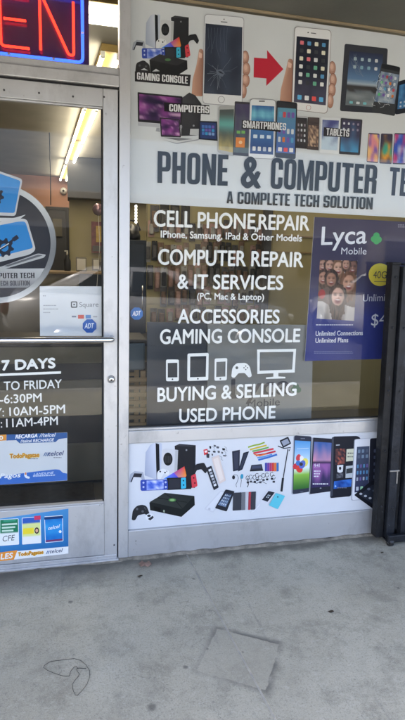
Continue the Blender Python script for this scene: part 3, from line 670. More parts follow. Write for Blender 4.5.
sc = z([(124, 95), (311, 115), (292, 495), (107, 475)]); a.grid(sc, lambda u, v: mixc((34, 38, 54), (104, 98, 124), (v-.55)*1.6+.5*nz(u, v, 3, 4)), 8, 12); icons(a, sc, .06, .03, .96, .75, 4, 6, 5, .5, [(225, 226, 228), (110, 180, 150), (90, 150, 200), (235, 235, 235), (225, 120, 130), (235, 230, 210), (60, 62, 70)]); icons(a, sc, .06, .86, .96, .98, 4, 1, 8, .58, [(90, 190, 110), (100, 180, 230), (235, 235, 238), (230, 90, 90)])
a.poly(z(ell(192, 508, 15)), (190, 130, 130)); a.poly(z(ell(192, 508, 12.5)), (232, 231, 235)); a.poly(z([(206, 74), (236, 78), (236, 83), (206, 79)]), (90, 90, 96)); a.poly(z(ell(190, 74, 4)), (70, 70, 78)); a.build('repaired_phone_picture', ban)
# tablet with a broken phone in front
z = ZM(335, 35, 5.786); a = Art(sB)
b4 = z([(56, 50), (306, 78), (282, 455), (28, 440)]); a.poly(rquad(b4, 2.2), (52, 54, 64)); sc = z([(84, 92), (278, 112), (258, 420), (60, 405)])
def land(u, v):
    if v < .5: return mixc((38, 46, 74), (96, 130, 170), v*2)
    if v < .62: return mixc((96, 130, 170), (196, 200, 204), (v-.5)*8)
    if v < .72+.05*nz(u, 0, 4): return (62, 60, 62)
    return mixc((96, 104, 112), (150, 156, 160), .4+.8*nz(u, v*3, 3))
a.grid(sc, land, 10, 22); icons(a, sc, .08, .06, .92, .36, 4, 2, 2, .42, [(170, 190, 200), (210, 214, 216), (130, 170, 190)]); icons(a, sc, .06, .90, .66, .99, 3, 1, 4, .5, [(120, 190, 200), (210, 215, 220)])
rd = random.Random(5)
for k in range(9):
    p = Vector((351+rd.uniform(0, 8), 52+rd.uniform(0, 14))); a.stroke([p, p+Vector((rd.uniform(-1, 6), rd.uniform(2, 9))), p+Vector((rd.uniform(0, 9), rd.uniform(8, 15)))], .2, (130, 140, 158))
b4 = z([(270, 162), (378, 186), (346, 470), (212, 445)]); a.poly(rquad(b4, 2), (58, 60, 66)); a.poly(z([(272, 166), (374, 188), (372, 214), (268, 192)]), (34, 35, 40)); sc = z([(266, 210), (370, 230), (344, 400), (226, 385)]); a.grid(sc, lambda u, v: mixc((88, 108, 140), (176, 186, 198), .5+nz(u, v, 5, 3)), 8, 10); icons(a, sc, .05, .05, .95, .85, 4, 4, 6, .5)
for k in range(34):
    p = Vector((374+rd.uniform(0, 20), 80+rd.uniform(-4, 26))); an = rd.uniform(0, 6.28); q = [p, p+Vector((math.cos(an), math.sin(an)))*rd.uniform(1.5, 4)]; q.append(q[-1]+Vector((math.cos(an+1), math.sin(an+1)))*rd.uniform(1, 4)); a.stroke(q, .3, rd.choice([(36, 36, 42), (205, 208, 214), (228, 230, 234)]))
a.build('broken_tablet_picture', ban)
a = Art(sB); b4 = z([(362, 270), (475, 240), (470, 440), (345, 462)]); a.poly(rquad(b4, 2.5), (26, 30, 42)); sc = z([(372, 292), (468, 262), (462, 415), (360, 430)]); a.grid(sc, lambda u, v: mixc((34, 78, 130), (80, 140, 190), .5+nz(u, v, 3)), 6, 6); icons(a, sc, .05, .66, .95, .98, 4, 2, 3, .45, [(190, 200, 215), (150, 165, 190)])
b4 = [(414, 30), (470, 34), (466, 112), (411, 106)]; a.poly(rquad(b4, 3), (220, 222, 228)); a.grid([(417, 40), (466, 44), (463, 101), (414, 96)], galaxy(4), 8, 8); a.build('blue_phone_picture', ban)
# computers
z = ZM(130, 85, 5.06); a = Art(sB)
a.poly(z([(262, 66), (300, 38), (330, 52), (362, 96), (352, 255), (258, 258)]), [(70, 70, 76), (64, 64, 70), (54, 54, 60), (46, 46, 52), (36, 36, 42), (44, 44, 50)])
a.poly(rquad(z([(38, 36), (266, 58), (262, 205), (40, 186)]), 1), (34, 34, 40)); a.grid(z([(46, 46), (258, 66), (254, 190), (48, 174)]), galaxy(1), 16, 10); a.poly(z([(40, 188), (150, 198), (150, 216), (40, 206)]), (186, 188, 196)); a.poly(z([(134, 216), (150, 217), (152, 238), (130, 234)]), (160, 162, 170))
a.poly(rquad(z([(150, 164), (252, 174), (258, 266), (156, 262)]), 1), (44, 44, 50)); a.grid(z([(156, 170), (246, 179), (252, 258), (162, 254)]), galaxy(7), 10, 8); a.poly(z([(156, 264), (258, 266), (348, 274), (236, 294), (166, 278)]), (206, 208, 214)); a.poly(z([(170, 266), (258, 268), (318, 274), (246, 282)]), (120, 122, 130)); a.poly(z([(166, 278), (236, 294), (348, 274), (348, 279), (236, 299)]), (150, 152, 160))
a.poly(z([(305, 222), (350, 222), (352, 256), (302, 252)]), (190, 192, 196)); a.poly(z(ell(322, 206, 5)), (150, 150, 156)); a.poly(z(ell(258, 212, 6, 10)), (150, 150, 156))
z2 = ZM(195, 90, 5.06); a.poly(z2([(20, 156), (112, 160), (114, 258), (18, 250)]), (38, 40, 50)); sc = z2([(26, 164), (106, 167), (108, 250), (26, 244)]); a.grid(sc, lambda u, v: (44, 60, 110), 2, 2); icons(a, sc, .08, .15, .9, .8, 4, 3, 2, .8, [(70, 110, 180), (60, 150, 200), (110, 90, 170), (120, 150, 200)])
a.poly(z([(172, 88), (400, 103), (402, 150), (172, 134)]), (34, 32, 38)); text(a, 'COMPUTERS', (169, 111.4), (208.9, 113.6), 7.2, (228, 228, 232), impact=True); a.build('computers_picture', ban)
# smartphones
z = z2; a = Art(sB)
a.poly(rquad(z([(118, 82), (202, 78), (200, 338), (112, 318)]), 3), (176, 176, 178)); a.grid(z([(124, 100), (196, 98), (194, 318), (118, 302)]), lambda u, v: mixc(mixc((84, 92, 92), (110, 180, 176), 1-abs(v-.35)*4), (196, 178, 120), (v-.55)*2.4+.3*nz(u, v, 5)), 8, 16)
a.poly(rquad(z([(200, 58), (286, 64), (276, 338), (190, 330)]), 1.2), (60, 58, 66)); a.grid(z([(204, 70), (280, 74), (272, 322), (194, 316)]), lambda u, v: mixc((74, 66, 100), (96, 110, 110), v+.5*nz(u, v, 5, 1)), 5, 12); a.poly(z([(206, 240), (252, 242), (250, 292), (204, 290)]), (226, 140, 80)); a.poly(z(ell(229, 266, 9)), (240, 200, 160)); a.many([z([(210+24*i, 206), (228+24*i, 207), (228+24*i, 222), (210+24*i, 221)]) for i in range(2)], (120, 180, 100))
z3 = ZM(265, 90, 5.79); a.poly(rquad(z3([(66, 62), (186, 74), (176, 402), (56, 390)]), 2.2), (46, 46, 54)); sc = z3([(72, 102), (178, 110), (170, 370), (62, 362)]); a.grid(sc, lambda u, v: mixc((96, 150, 176), (78, 104, 176), v), 3, 6); icons(a, sc, .04, .06, .96, .24, 4, 1, 1, .7); icons(a, sc, .04, .42, .96, .8, 4, 2, 2, .6); icons(a, sc, .06, .86, .96, .99, 3, 1, 9, .7, [(120, 170, 230), (230, 230, 235), (225, 90, 100)])
a.poly(rquad(z([(276, 44), (408, 50), (402, 352), (268, 346)]), 3.4), (150, 152, 160)); a.poly(rquad(z([(279, 47), (405, 53), (399, 349), (271, 343)]), 3.2), (230, 232, 238)); sc = z([(286, 78), (400, 84), (394, 328), (276, 322)]); a.grid(sc, lambda u, v: mixc((44, 84, 150), (128, 200, 220), (1-abs(v-.18)*5)+.4*nz(u, v, 5)) if v < .3 else mixc((84, 140, 200), (52, 74, 128), (v-.3)*1.4), 8, 14); icons(a, sc, .06, .58, .94, .70, 3, 1, 2, .6, [(210, 225, 240)]); icons(a, sc, .06, .82, .96, .97, 4, 1, 5, .6, [(190, 200, 220), (225, 228, 235)])
a.poly(z(rrect(322, 55, 352, 61, 2)), (90, 92, 100)); a.poly(rquad(z3([(180, 160), (242, 164), (240, 342), (176, 336)]), .6), (60, 56, 60)); sc = z3([(184, 172), (238, 176), (236, 326), (180, 320)]); icons(a, sc, 0, .1, 1, .9, 3, 4, 11, .5, [(120, 104, 110), (150, 140, 150), (210, 212, 216)]); a.poly(z3([(184, 150), (242, 153), (242, 160), (184, 157)]), (190, 190, 196))
a.poly(rquad(z3([(246, 158), (314, 162), (308, 350), (240, 344)]), .6), (80, 70, 70)); a.grid(z3([(250, 205), (308, 209), (304, 330), (246, 326)]), lambda u, v: mixc((70, 56, 60), (214, 180, 150), .5+1.4*nz(u, v, 6, 3)), 7, 9)
a.poly(z([(236, 154), (403, 161), (436, 172), (430, 214), (402, 210), (234, 196)]), (38, 36, 42)); text(a, 'SMARTPHONES', (242.6, 127.9), (285.6, 130.6), 7.2, (228, 228, 232), impact=True); a.build('smartphones_picture', ban)
# tablets and three phones
z = ZM(315, 95, 4.5); a = Art(sB)
a.poly(rquad(z([(26, 100), (114, 104), (106, 266), (18, 260)]), 1.4), (226, 228, 234)); a.grid(z([(32, 112), (106, 116), (99, 250), (26, 245)]), lambda u, v: mixc((80, 84, 140), (196, 214, 232), v*1.4+.3*math.sin(u*6+v*9)), 8, 10)
a.poly(rquad(z([(114, 104), (212, 112), (200, 272), (106, 266)]), 1.2), (64, 64, 72)); sc = z([(120, 112), (204, 119), (192, 260), (112, 254)]); a.grid(sc, lambda u, v: mixc((70, 66, 92), (84, 150, 196), v*1.5-.35+.6*nz(u, v, 3, 2)), 8, 10); icons(a, sc, .0, .02, 1, .38, 4, 2, 3, .4, [(210, 212, 220), (150, 140, 160)])
a.poly(z([(38, 146), (100, 150), (120, 160), (155, 164), (155, 193), (36, 186)]), (50, 48, 58)); text(a, 'TABLETS', (325.8, 135.3), (348.6, 137), 7, (228, 228, 232), impact=True); a.build('tablets_picture', ban)
pals = [((222, 140, 150), (240, 190, 130), (120, 90, 180)), ((60, 56, 80), (236, 160, 60), (60, 160, 140)), ((196, 70, 130), (60, 90, 190), (225, 225, 235))]
a = Art(sB)
for i, q in enumerate(([(240, 170), (291, 174), (284, 307), (232, 302)], [(297, 173), (350, 175), (345, 311), (289, 308)], [(357, 171), (414, 173), (408, 313), (348, 311)], [(420, 172), (476, 175), (470, 316), (412, 314)])):
    q = z(q); a.poly(rquad(q, 1.4), (70, 64, 84)); p = pals[i % 3]
    a.grid([Vector(x)*.92+(sum((Vector(y) for y in q), Vector((0, 0)))/4)*.08 for x in q], lambda u, v, p=p, i=i: mixc(mixc(p[0], p[1], .5+1.6*nz(u, v, 2.2, i*7+1)), p[2], 2*nz(u, v, 2.6, i*5+3)), 8, 12)
a.build('phone_trio_picture', ban)
# headline
a = Art(sB); text(a, 'PHONE', (157.3, 182.9), (227.4, 186), 31.6, DK, h1=31, impact=True); a.build('headline_word', ban); a = Art(sB); text(a, '&', (241.5, 186.8), (259.6, 187.6), 30, DK, bold=.03); a.build('headline_ampersand', ban); a = Art(sB)
text(a, 'COMPUTER', (270.2, 188.8), (375.4, 194), 31, DK, h1=28.6, impact=True); a.build('headline_word', ban); a = Art(sB); text(a, 'TECH', (388.2, 195.2), (431.5, 198), 28.2, (22, 24, 44), h1=27, impact=True); a.build('headline_word', ban)
a = Art(sB); text(a, 'A COMPLETE TECH SOLUTION', (226.4, 203.4), (372, 209.6), 12, DK, impact=True); a.build('subtitle', ban)
a = Art(sB); 
for i in range(2):
    b4 = [(432+i*40, 60), (468+i*40, 63), (462+i*40, 140), (428+i*40, 136)]; a.poly(rquad(b4, 2.5), (40, 42, 50)); a.grid(sub(b4, .07, .08, .93, .9), galaxy(3+i*6), 8, 10)
a.build('phone_pair_picture', ban)

# ---------------- white cut lettering on the window
LY = .0268
let = thing('window_lettering', 'white cut vinyl lettering on the window listing repairs, services and accessories', 'lettering', (.95, LY, .66))
sL = Surf(LY+.0006)
WV = (238, 238, 236)
def line(name, *segs):
    a = Art(sL)
    for s_, p0, p1, h, h1 in segs: text(a, s_, p0, p1, h, WV, h1=h1, bold=.020)
    return a.build(name, let, 'vinyl')
line('cell_phone_repair_line', ('CELL', (154, 226.2), (192, 227.2), 15.8, 15.5), ('PHONE', (197.9, 227.6), (254.6, 228.9), 15.2, 14.8), (',,', (254.6, 230), (258, 230), 13, 13), ('REPAIR', (258.6, 229.2), (308.8, 230.4), 14.6, 14.2))
line('model_list_line', ('IPhone, Samsung, IPad & Other Models', (160.8, 237.4), (301.6, 241.4), 6.8, 6.4))
line('computer_repair_line', ('COMPUTER REPAIR', (158.3, 264.4), (302.8, 267), 15.2, 14.4))
line('services_line', ('& IT SERVICES', (177.8, 288.4), (282.6, 289.6), 14, 13.6))
line('machine_list_line', ('(PC, Mac & Laptop)', (197.2, 299.2), (263.8, 300), 6.2, 6))
line('accessories_line', ('ACCESSORIES', (178, 323.2), (279, 323.2), 13.8, 13.2))
line('gaming_console_line', ('GAMING CONSOLE', (160.2, 343.8), (299.6, 341.8), 14.2, 12.9))
line('buying_line', ('BUYING & SELLING', (157.6, 401.7), (296, 395.2), 13.6, 12.8))
line('used_phone_line', ('USED PHONE', (179.4, 422.2), (275, 418), 13, 12.2))
zI = ZM(128, 340, 4.05); zM = ZM(225, 330, 4.05)
def frame_icon(name, q, hole, dots=()):
    a = Art(sL); a.poly(q, WV, [list(h) for h in hole]); 
    for d_ in dots: a.poly(d_, WV)
    return a.build(name, let, 'vinyl')
frame_icon('phone_icon', zI(rrect(154, 79, 206, 167, 7)), [zI([(161, 93), (161, 152), (200, 151), (200, 92)]), zI(ell(180, 159, 3.5, n=10))[::-1]])
frame_icon('tablet_icon', zI(arc_poly([(241, 55, 7), (327, 52, 7), (325, 163, 7), (240, 166, 7)])), [zI([(252, 67), (251, 151), (315, 149), (317, 65)]), zI(ell(283, 157, 3.5, n=10))[::-1]])
frame_icon('phone_icon', zI(arc_poly([(351, 75, 7), (402, 73, 7), (400, 163, 7), (350, 165, 7)])), [zI([(358, 89), (357, 150), (394, 148), (395, 87)]), zI(ell(374, 157, 3.5, n=10))[::-1]])
frame_icon('controller_icon', zM(arc_poly([(25, 190, 8), (30, 150, 12), (48, 134, 8), (84, 133, 8), (100, 146, 12), (109, 188, 8), (96, 193, 6), (80, 174, 5), (54, 175, 5), (38, 195, 8)])), [zM(ell(48, 153, 6, n=10)), zM(ell(84, 146, 3, n=8)), zM(ell(84, 160, 3, n=8)), zM(ell(77, 153, 3, n=8)), zM(ell(91, 153, 3, n=8))])
frame_icon('monitor_icon', zM([(130, 79), (288, 76), (282, 172), (216, 174), (216, 188), (244, 190), (244, 196), (166, 198), (166, 192), (196, 189), (196, 175), (131, 178)]), [zM([(141, 90), (140, 165), (272, 160), (277, 88)])])

# ---------------- security sticker on the window
st = thing('security_sticker', 'small blue octagonal ADT sticker at the left edge of the window', 'sticker', (.28, LY, 1.2))
a = Art(Surf(LY+.0006)); a.poly([(136.7+6.6*math.cos(R(22.5+45*k)), 313.6+6.6*math.sin(R(22.5+45*k))) for k in range(8)], (36, 104, 176)); text(a, 'ADT', (132.4, 315.8), (140.8, 315.4), 4.6, (235, 240, 245), bold=.02, shear=.25); a.build('printed_octagon', st)

# ---------------- blue phone-plan poster inside the window
PY = .075; zL = ZM(285, 200, 3.375)
pos_ = thing('mobile_poster', 'blue poster of a laughing crowd reading Lyca Mobile inside the window', 'poster', (1.4, PY, .95))
PC = [(314.6, 217), (430, 223), (421, 358), (304.8, 361)]
sheet('poster_sheet', PC, PY, .004, 'paper', pos_); sP = Surf(PY-.0003)
a = Art(sP); a.grid(PC, lambda u, v: mixc((60, 56, 82), (50, 58, 124), (v-.45)*4), 2, 10); a.build('poster_ground', pos_, 'ink')  # greyer upper half: veil of the glass reflection put into the print colour
a = Art(sP); text(a, 'Lyca', (321.3, 244.8), (366.2, 243.2), 17.8, (226, 228, 236), bold=.012); text(a, 'Mobile', (341, 254.2), (366.2, 254.4), 6.6, (214, 216, 226)); 
for dx, dy in ((-2.2, .5), (2.4, 1), (.2, -3), (.2, 2.6)): a.poly(ell(376.2+dx, 238.6+dy, 3.2), (58, 160, 96))
a.build('poster_logo', pos_)
a = Art(sP); ph = zL([(118, 202), (245, 205), (233, 408), (107, 400)])
def crowd():
    hs = [  # u, v, r, skin, hair, hair length, mouth open : back row first
        (.08, .09, .125, (176, 134, 118), (70, 54, 50), 1.2, .5), (.27, .09, .13, (190, 146, 128), (56, 44, 42), 1.3, .6), (.50, .13, .145, (204, 160, 138), (104, 78, 60), 1.5, .7), (.88, .11, .145, (132, 94, 82), (38, 32, 34), 1.3, .6), (.70, .06, .11, (186, 142, 122), (64, 50, 46), 1.4, .4),
        (.11, .30, .14, (178, 132, 112), (60, 46, 42), 1.5, .7), (.33, .32, .155, (168, 122, 102), (46, 36, 34), 1.2, .9), (.80, .37, .185, (194, 146, 122), (96, 66, 50), 1.9, .8), (.53, .60, .20, (214, 170, 152), (44, 34, 34), 2.3, 1.2)]
    def body(u, v, c):
        if v > .80+.1*nz(u, v, 4, 8)-.15*abs(u-.5) and not (.40 < u < .66):
            f = .9+.25*nz(u, v, 7, 3); c = mixc((90, 82, 80), (190, 182, 178), f+.5*math.sin(u*16))
        if (u-.10)**2*2.4+(v-.58)**2*3 < .02: c = (150+30*nz(u, v, 6), 54, 56)
        return c
    def fn(u, v):
        c = mixc((206, 210, 216), (98, 80, 74), min(1, max(0, v*3.4-.2)+.5*nz(u, v, 6, 1)))
        c = body(u, v, c)
        for (hu, hv, r, sk, hr, hl, mo) in hs:
            x = (u-hu)/r; y = (v-hv)/r*1.55                    # the picture is taller than wide
            w_ = .14*nz(u, v, 16, hu*9)
            dh = (x/1.22)**2+((y+.12)/(1.5 if y < 0 else 1.5*hl))**2
            if dh < 1+w_*2: c = mixc(hr, mixc(hr, (150, 110, 90), .4), .5+1.6*nz(u*1.0, v*.3, 30, hu))
            d = (x/.84)**2+((y-.1)/1.18)**2
            if d < 1.12+w_:
                lum = .80+.24*(-x*.5-y*.25)+.18*math.sqrt(max(0, 1-min(1, d)))
                s = tuple(min(255, q*lum) for q in sk)
                for ex in (-.36, .36):
                    g = math.exp(-(((x-ex)/.22)**2+((y+.12)/.11)**2)); s = mixc(s, (48, 34, 32), .8*g); g = math.exp(-(((x-ex)/.28)**2+((y+.34)/.07)**2)); s = mixc(s, hr, .6*g)
                s = mixc(s, (120, 76, 66), .55*math.exp(-(((x-.1)/.14)**2+((y-.26)/.10)**2)))
                s = mixc(s, (236, 206, 188), .35*math.exp(-(((x+.05)/.10)**2+((y-.08)/.22)**2)))
                ms = .14+.16*mo; g = math.exp(-((x/.42)**2+((y-.68)/ms)**2)**2); s = mixc(s, (104, 38, 42), .95*g); g = math.exp(-((x/.34)**2+((y-.68+ms*.55)/.09)**2)**2); s = mixc(s, (232, 224, 216), .85*g)
                t_ = max(0, min(1, (1.12+w_-d)/.22)); c = mixc(c, s, t_)
        return c
    return fn
a.grid(ph, crowd(), 64, 96)
a.build('crowd_photo', pos_)
a = Art(sP); a.poly(ell(380, 274.7, 11.4, n=32), (214, 196, 74)); text(a, '40GB', (373, 278.2), (391, 278.4), 7, (60, 62, 76)); a.stroke([(374, 281.5), (388, 281.7)], .7, (120, 116, 80)); a.build('data_badge', pos_)
a = Art(sP); text(a, 'Unlimited', (362.8, 301.4), (396, 300.6), 7, (196, 198, 214)); a.build('plan_line', pos_); a = Art(sP); text(a, '$4', (371, 325.6), (386, 325), 11.5, (214, 216, 226)); a.build('price', pos_); a = Art(sP)
text(a, 'Unlimited Connections', (315.6, 335.8), (362.6, 335), 4.6, (226, 226, 232), bold=.015); a.build('offer_line', pos_); a = Art(sP); text(a, 'Unlimited Plans', (315.4, 342.8), (348, 342.2), 4.6, (226, 226, 232), bold=.015); a.build('offer_line', pos_); a = Art(sP)
rd = random.Random(2)
def tiny(x0, x1, y, h, col, slope=0.0):
    x = x0; ps = []
    while x < x1:
        w_ = rd.uniform(.8, 2.4); e = min(x+w_, x1); ps.append([(x, y+slope*(x-x0)), (e, y+slope*(e-x0)), (e, y+h+slope*(e-x0)), (x, y+h+slope*(x-x0))]); x += w_+.5
    a.many(ps, col)
for (x0_, x1_, y_, h_, c_) in ((316, 353, 324.4, .9, (200, 202, 216)), (314, 352, 351, .6, (130, 136, 170)), (314, 353, 352.8, .6, (130, 136, 170)), (398, 404, 224.6, .7, (160, 160, 170)), (398, 410, 226.6, .7, (160, 160, 170))):
    a = Art(sP); tiny(x0_, x1_, y_, h_, c_); a.build('small_print', pos_)

# ---------------- boards standing just inside the glass
o = None
t = thing('dark_board', 'plain navy board leaning inside the window behind the phone icons', 'board', (.5, .1, .62))
sheet('board_panel', [(147.2, 322), (207.4, 323), (206.8, 431), (147, 433)], .10, .012, 'navy', t)
M['grey_board'] = mat('grey_poster_board', (.175, .178, .172), .5, 0, .04, 3)
t = thing('grey_poster', 'grey poster with dark Lyca Mobile wording behind the white lettering', 'poster', (.9, .09, .62))
sheet('poster_sheet', [(207.7, 324), (313.5, 325), (311, 428), (207.2, 431)], .09, .006, 'grey_board', t)
a = Art(Surf(.0897)); text(a, 'Lyca', (231, 398.5), (290, 393.4), 19, (46, 50, 60), bold=.012); text(a, 'Mobile', (247.5, 407.2), (279.6, 405.2), 7.4, (50, 54, 62)); 
for dx, dy in ((-2, .5), (2.2, .8), (0, -2.6)): a.poly(ell(296+dx, 389+dy, 3), (58, 96, 78))
a.build('poster_wording', t)

# ---------------- printed strip on the low panel under the window
KY = .0025
low = thing('panel_graphic', 'white printed strip of consoles, phones and accessories under the window', 'banner', (1.2, KY, .14))
b = MB(); b.box(.2495, 2.555, KY, KY+.001, .1405, ZS0-.002); b.build('panel_sheet', M['paper'], low)
sK = Surf(KY-.0003)
consoles(sK, lambda p: p, low, 'console_picture', False)
q2 = ZM(128, 475, 5.06)
box_console(sK, q2, low, 'box_console_picture'); pad(sK, q2, low, 'controller_picture')
a = Art(sK); a.poly(q2(ell(110, 213, 22, 19)), (226, 228, 232)); a.poly(q2(ell(106, 206, 9, 6)), (40, 42, 48)); a.poly(q2([(100, 222), (126, 205), (130, 216), (112, 230)]), (54, 56, 62)); a.build('headset_picture', low)
z = ZM(195, 430, 4.05); a = Art(sK); rd = random.Random(9)
a.poly(z([(34, 80), (50, 76), (54, 98), (37, 102)]), (208, 60, 66)); a.poly(z([(38, 84), (48, 82), (50, 90), (40, 92)]), (240, 225, 225))
for (x, y, w_, h_) in ((62, 70, 8, 12), (80, 64, 10, 9), (92, 70, 12, 10), (56, 86, 12, 8), (52, 104, 13, 18), (78, 88, 12, 8), (96, 88, 10, 10), (116, 78, 12, 10), (120, 104, 14, 6), (110, 92, 8, 9), (70, 100, 6, 10), (96, 108, 6, 14)):
    a.poly(z(arc_poly([(x-w_/2, y-h_/2, 2), (x+w_/2, y-h_/2+2, 2), (x+w_/2-1, y+h_/2, 2), (x-w_/2+1, y+h_/2-1, 2)])), rd.choice([(40, 42, 48), (60, 62, 68), (92, 94, 100), (30, 30, 36)]))
for k in range(6):
    x = rd.uniform(60, 120); y = rd.uniform(64, 116); a.stroke(z([(x, y), (x+8, y+5), (x+6, y+14), (x+12, y+18)]), .3, (70, 72, 80))
a.build('earbud_picture', low)
a = Art(sK); a.poly(z(arc_poly([(150, 86, 2), (182, 80, 2), (180, 162, 2), (154, 168, 2)])), (44, 48, 62)); a.poly(z([(156, 92), (176, 88), (175, 156), (160, 160)]), (58, 62, 78)); a.poly(z(arc_poly([(196, 92, 2), (219, 86, 2), (192, 160, 2), (174, 168, 2)])), (36, 40, 54)); a.poly(z([(200, 96), (214, 92), (190, 154), (180, 160)]), (52, 58, 74)); a.build('phone_case_picture', low)
a = Art(sK)
for (P_, w_, c_) in (([(215, 70), (240, 62), (262, 58), (282, 50)], 1.5, (150, 176, 62)), ([(222, 80), (250, 72), (290, 62)], 1.6, (206, 182, 60)), ([(232, 86), (262, 80), (298, 70)], 1.5, (110, 168, 80)), ([(236, 94), (274, 86), (318, 76)], 1.8, (206, 66, 76)), ([(246, 103), (280, 98), (326, 86)], 1.7, (196, 50, 70)), ([(240, 98), (262, 104), (290, 96)], 1.2, (226, 120, 60)), ([(256, 121), (292, 112), (332, 99)], 1.8, (62, 112, 190)), ([(252, 112), (280, 108), (312, 98)], 1.2, (90, 150, 210))): a.stroke(z(P_), w_, c_)
a.build('cable_picture', low)
a = Art(sK); a.poly(z(arc_poly([(228, 142, 2), (270, 138, 2), (276, 164, 3), (222, 168, 3)])), (52, 54, 66)); a.poly(z([(232, 146), (266, 143), (268, 154), (230, 157)]), (70, 76, 100)); a.poly(z([(222, 163), (276, 160), (276, 165), (222, 168)]), (30, 30, 36)); a.build('dock_picture', low)
a = Art(sK)
for i, c_ in enumerate(((70, 76, 160), (116, 66, 150), (176, 60, 110), (206, 66, 66), (222, 120, 64), (60, 110, 176))): x = 283+i*9.4; a.poly(z(arc_poly([(x, 133, 1), (x+9, 132, 1), (x+9, 167, 1), (x, 168, 1)])), c_)
a.build('colour_phones_picture', low)
a = Art(sK); a.stroke([(288, 449), (286.5, 458), (283.5, 476), (281.5, 491)], 1.1, (60, 62, 70)); a.stroke([(283, 478), (281.4, 491.5)], 2.2, (36, 38, 44)); a.poly(arc_poly([(279.5, 440.5, .8), (288.2, 436.6, .8), (291.2, 443.6, .8), (283, 448, .8)]), (38, 40, 48)); a.poly([(281.3, 441.4), (287.4, 438.6), (289.6, 443), (283.5, 446)], (150, 156, 172)); a.stroke([(277.8, 446), (284, 448.4), (290.6, 447.4), (289, 451)], 1, (44, 46, 52)); a.build('selfie_stick_picture', low)
z = ZM(195, 465, 4.05); a = Art(sK)
a.poly(z(arc_poly([(44, 12, 3), (66, 2, 3), (96, 90, 3), (76, 102, 3)])), (44, 46, 54)); icons(a, z([(48, 14), (66, 6), (92, 86), (76, 94)]), .05, .05, .95, .95, 1, 6, 4, .7, [(220, 222, 226), (170, 172, 180)])
a.poly(z(arc_poly([(66, -30, 3), (96, -42, 3), (124, 62, 3), (98, 76, 3)])), (222, 206, 198)); a.poly(z(arc_poly([(74, -24, 3), (92, -32, 3), (116, 56, 3), (100, 66, 3)])), (232, 220, 212)); a.build('phone_sleeve_picture', low)
a = Art(sK); a.stroke(z([(153, 48), (158, 40), (170, 40), (176, 52), (172, 66), (166, 78), (168, 90)]), .45, (60, 62, 70)); a.poly(z(ell(156, 50, 6, 8)), (40, 42, 50)); a.stroke(z([(196, 40), (188, 38), (184, 48), (188, 62), (184, 90)]), .45, (60, 62, 70)); a.poly(z(ell(190, 46, 6, 10)), (60, 150, 180)); a.build('earphones_picture', low)
a = Art(sK)
for k in range(9):
    x = 210+k*14+rd.uniform(-4, 4); y = 40+rd.uniform(-4, 14); cc = rd.choice([(50, 52, 60), (70, 72, 80), (36, 38, 44)]); a.stroke(z([(x+7*math.cos(t*.8), y+9*math.sin(t*.8)) for t in range(8)]), .55, cc); a.poly(z(rrect(x-4, y+14, x+6, y+22, 2)), cc)
a.stroke(z([(214, 52), (216, 80), (212, 90)]), .8, (44, 46, 54)); a.stroke(z([(224, 68), (250, 74), (270, 66), (290, 76)]), .5, (60, 62, 70)); a.build('charger_picture', low)
a = Art(sK); a.poly(z(arc_poly([(104, 102, 5), (134, 110, 5), (74, 194, 5), (36, 178, 5)])), (206, 208, 214)); a.poly(z(arc_poly([(104, 108, 4), (128, 114, 4), (72, 187, 4), (44, 176, 4)])), (218, 220, 226)); a.poly(z(ell(58, 178, 5)), (190, 192, 200))
a.poly(z(arc_poly([(124, 98, 5), (160, 106, 5), (128, 188, 5), (80, 174, 5)])), (40, 42, 50)); sc = z([(124, 112), (150, 118), (124, 170), (92, 160)]); a.grid(sc, lambda u, v: mixc((50, 60, 84), (110, 130, 160), v), 2, 4); icons(a, sc, .05, .05, .95, .95, 4, 4, 3, .55, [(200, 210, 220), (150, 170, 190)]); a.build('slim_phone_picture', low)
a = Art(sK)
for x0, x1, c_ in ((154, 188, (58, 60, 68)), (188.5, 204, (112, 114, 120)), (204.5, 216, (196, 198, 202)), (216.5, 226, (172, 62, 72)), (226.5, 246, (60, 62, 70))): a.poly(z(arc_poly([(x0, 112-(x0-154)*.06, 1.5), (x1, 112-(x1-154)*.06, 1.5), (x1-2, 184-(x1-154)*.05, 1.5), (x0-2, 184-(x0-154)*.05, 1.5)])), c_)
a.build('wallet_case_picture', low)
a = Art(sK); a.stroke(z([(262, 158), (256, 166), (246, 176), (238, 186), (228, 190)]), .8, (228, 230, 234)); a.poly(z(arc_poly([(296, 98, 4), (328, 106, 4), (292, 160, 4), (260, 148, 4)])), (214, 216, 222)); sc = z([(297, 104), (322, 110), (293, 148), (270, 140)]); a.poly(sc, (40, 44, 54)); icons(a, sc, .25, .3, .75, .7, 2, 2, 2, .6, [(190, 200, 206)])
a.poly(z(arc_poly([(326, 112, 4), (364, 124, 4), (334, 178, 4), (298, 162, 4)])), (96, 196, 214)); a.poly(z(ell(334, 128, 3)), (50, 90, 110)); a.build('charging_phone_picture', low)
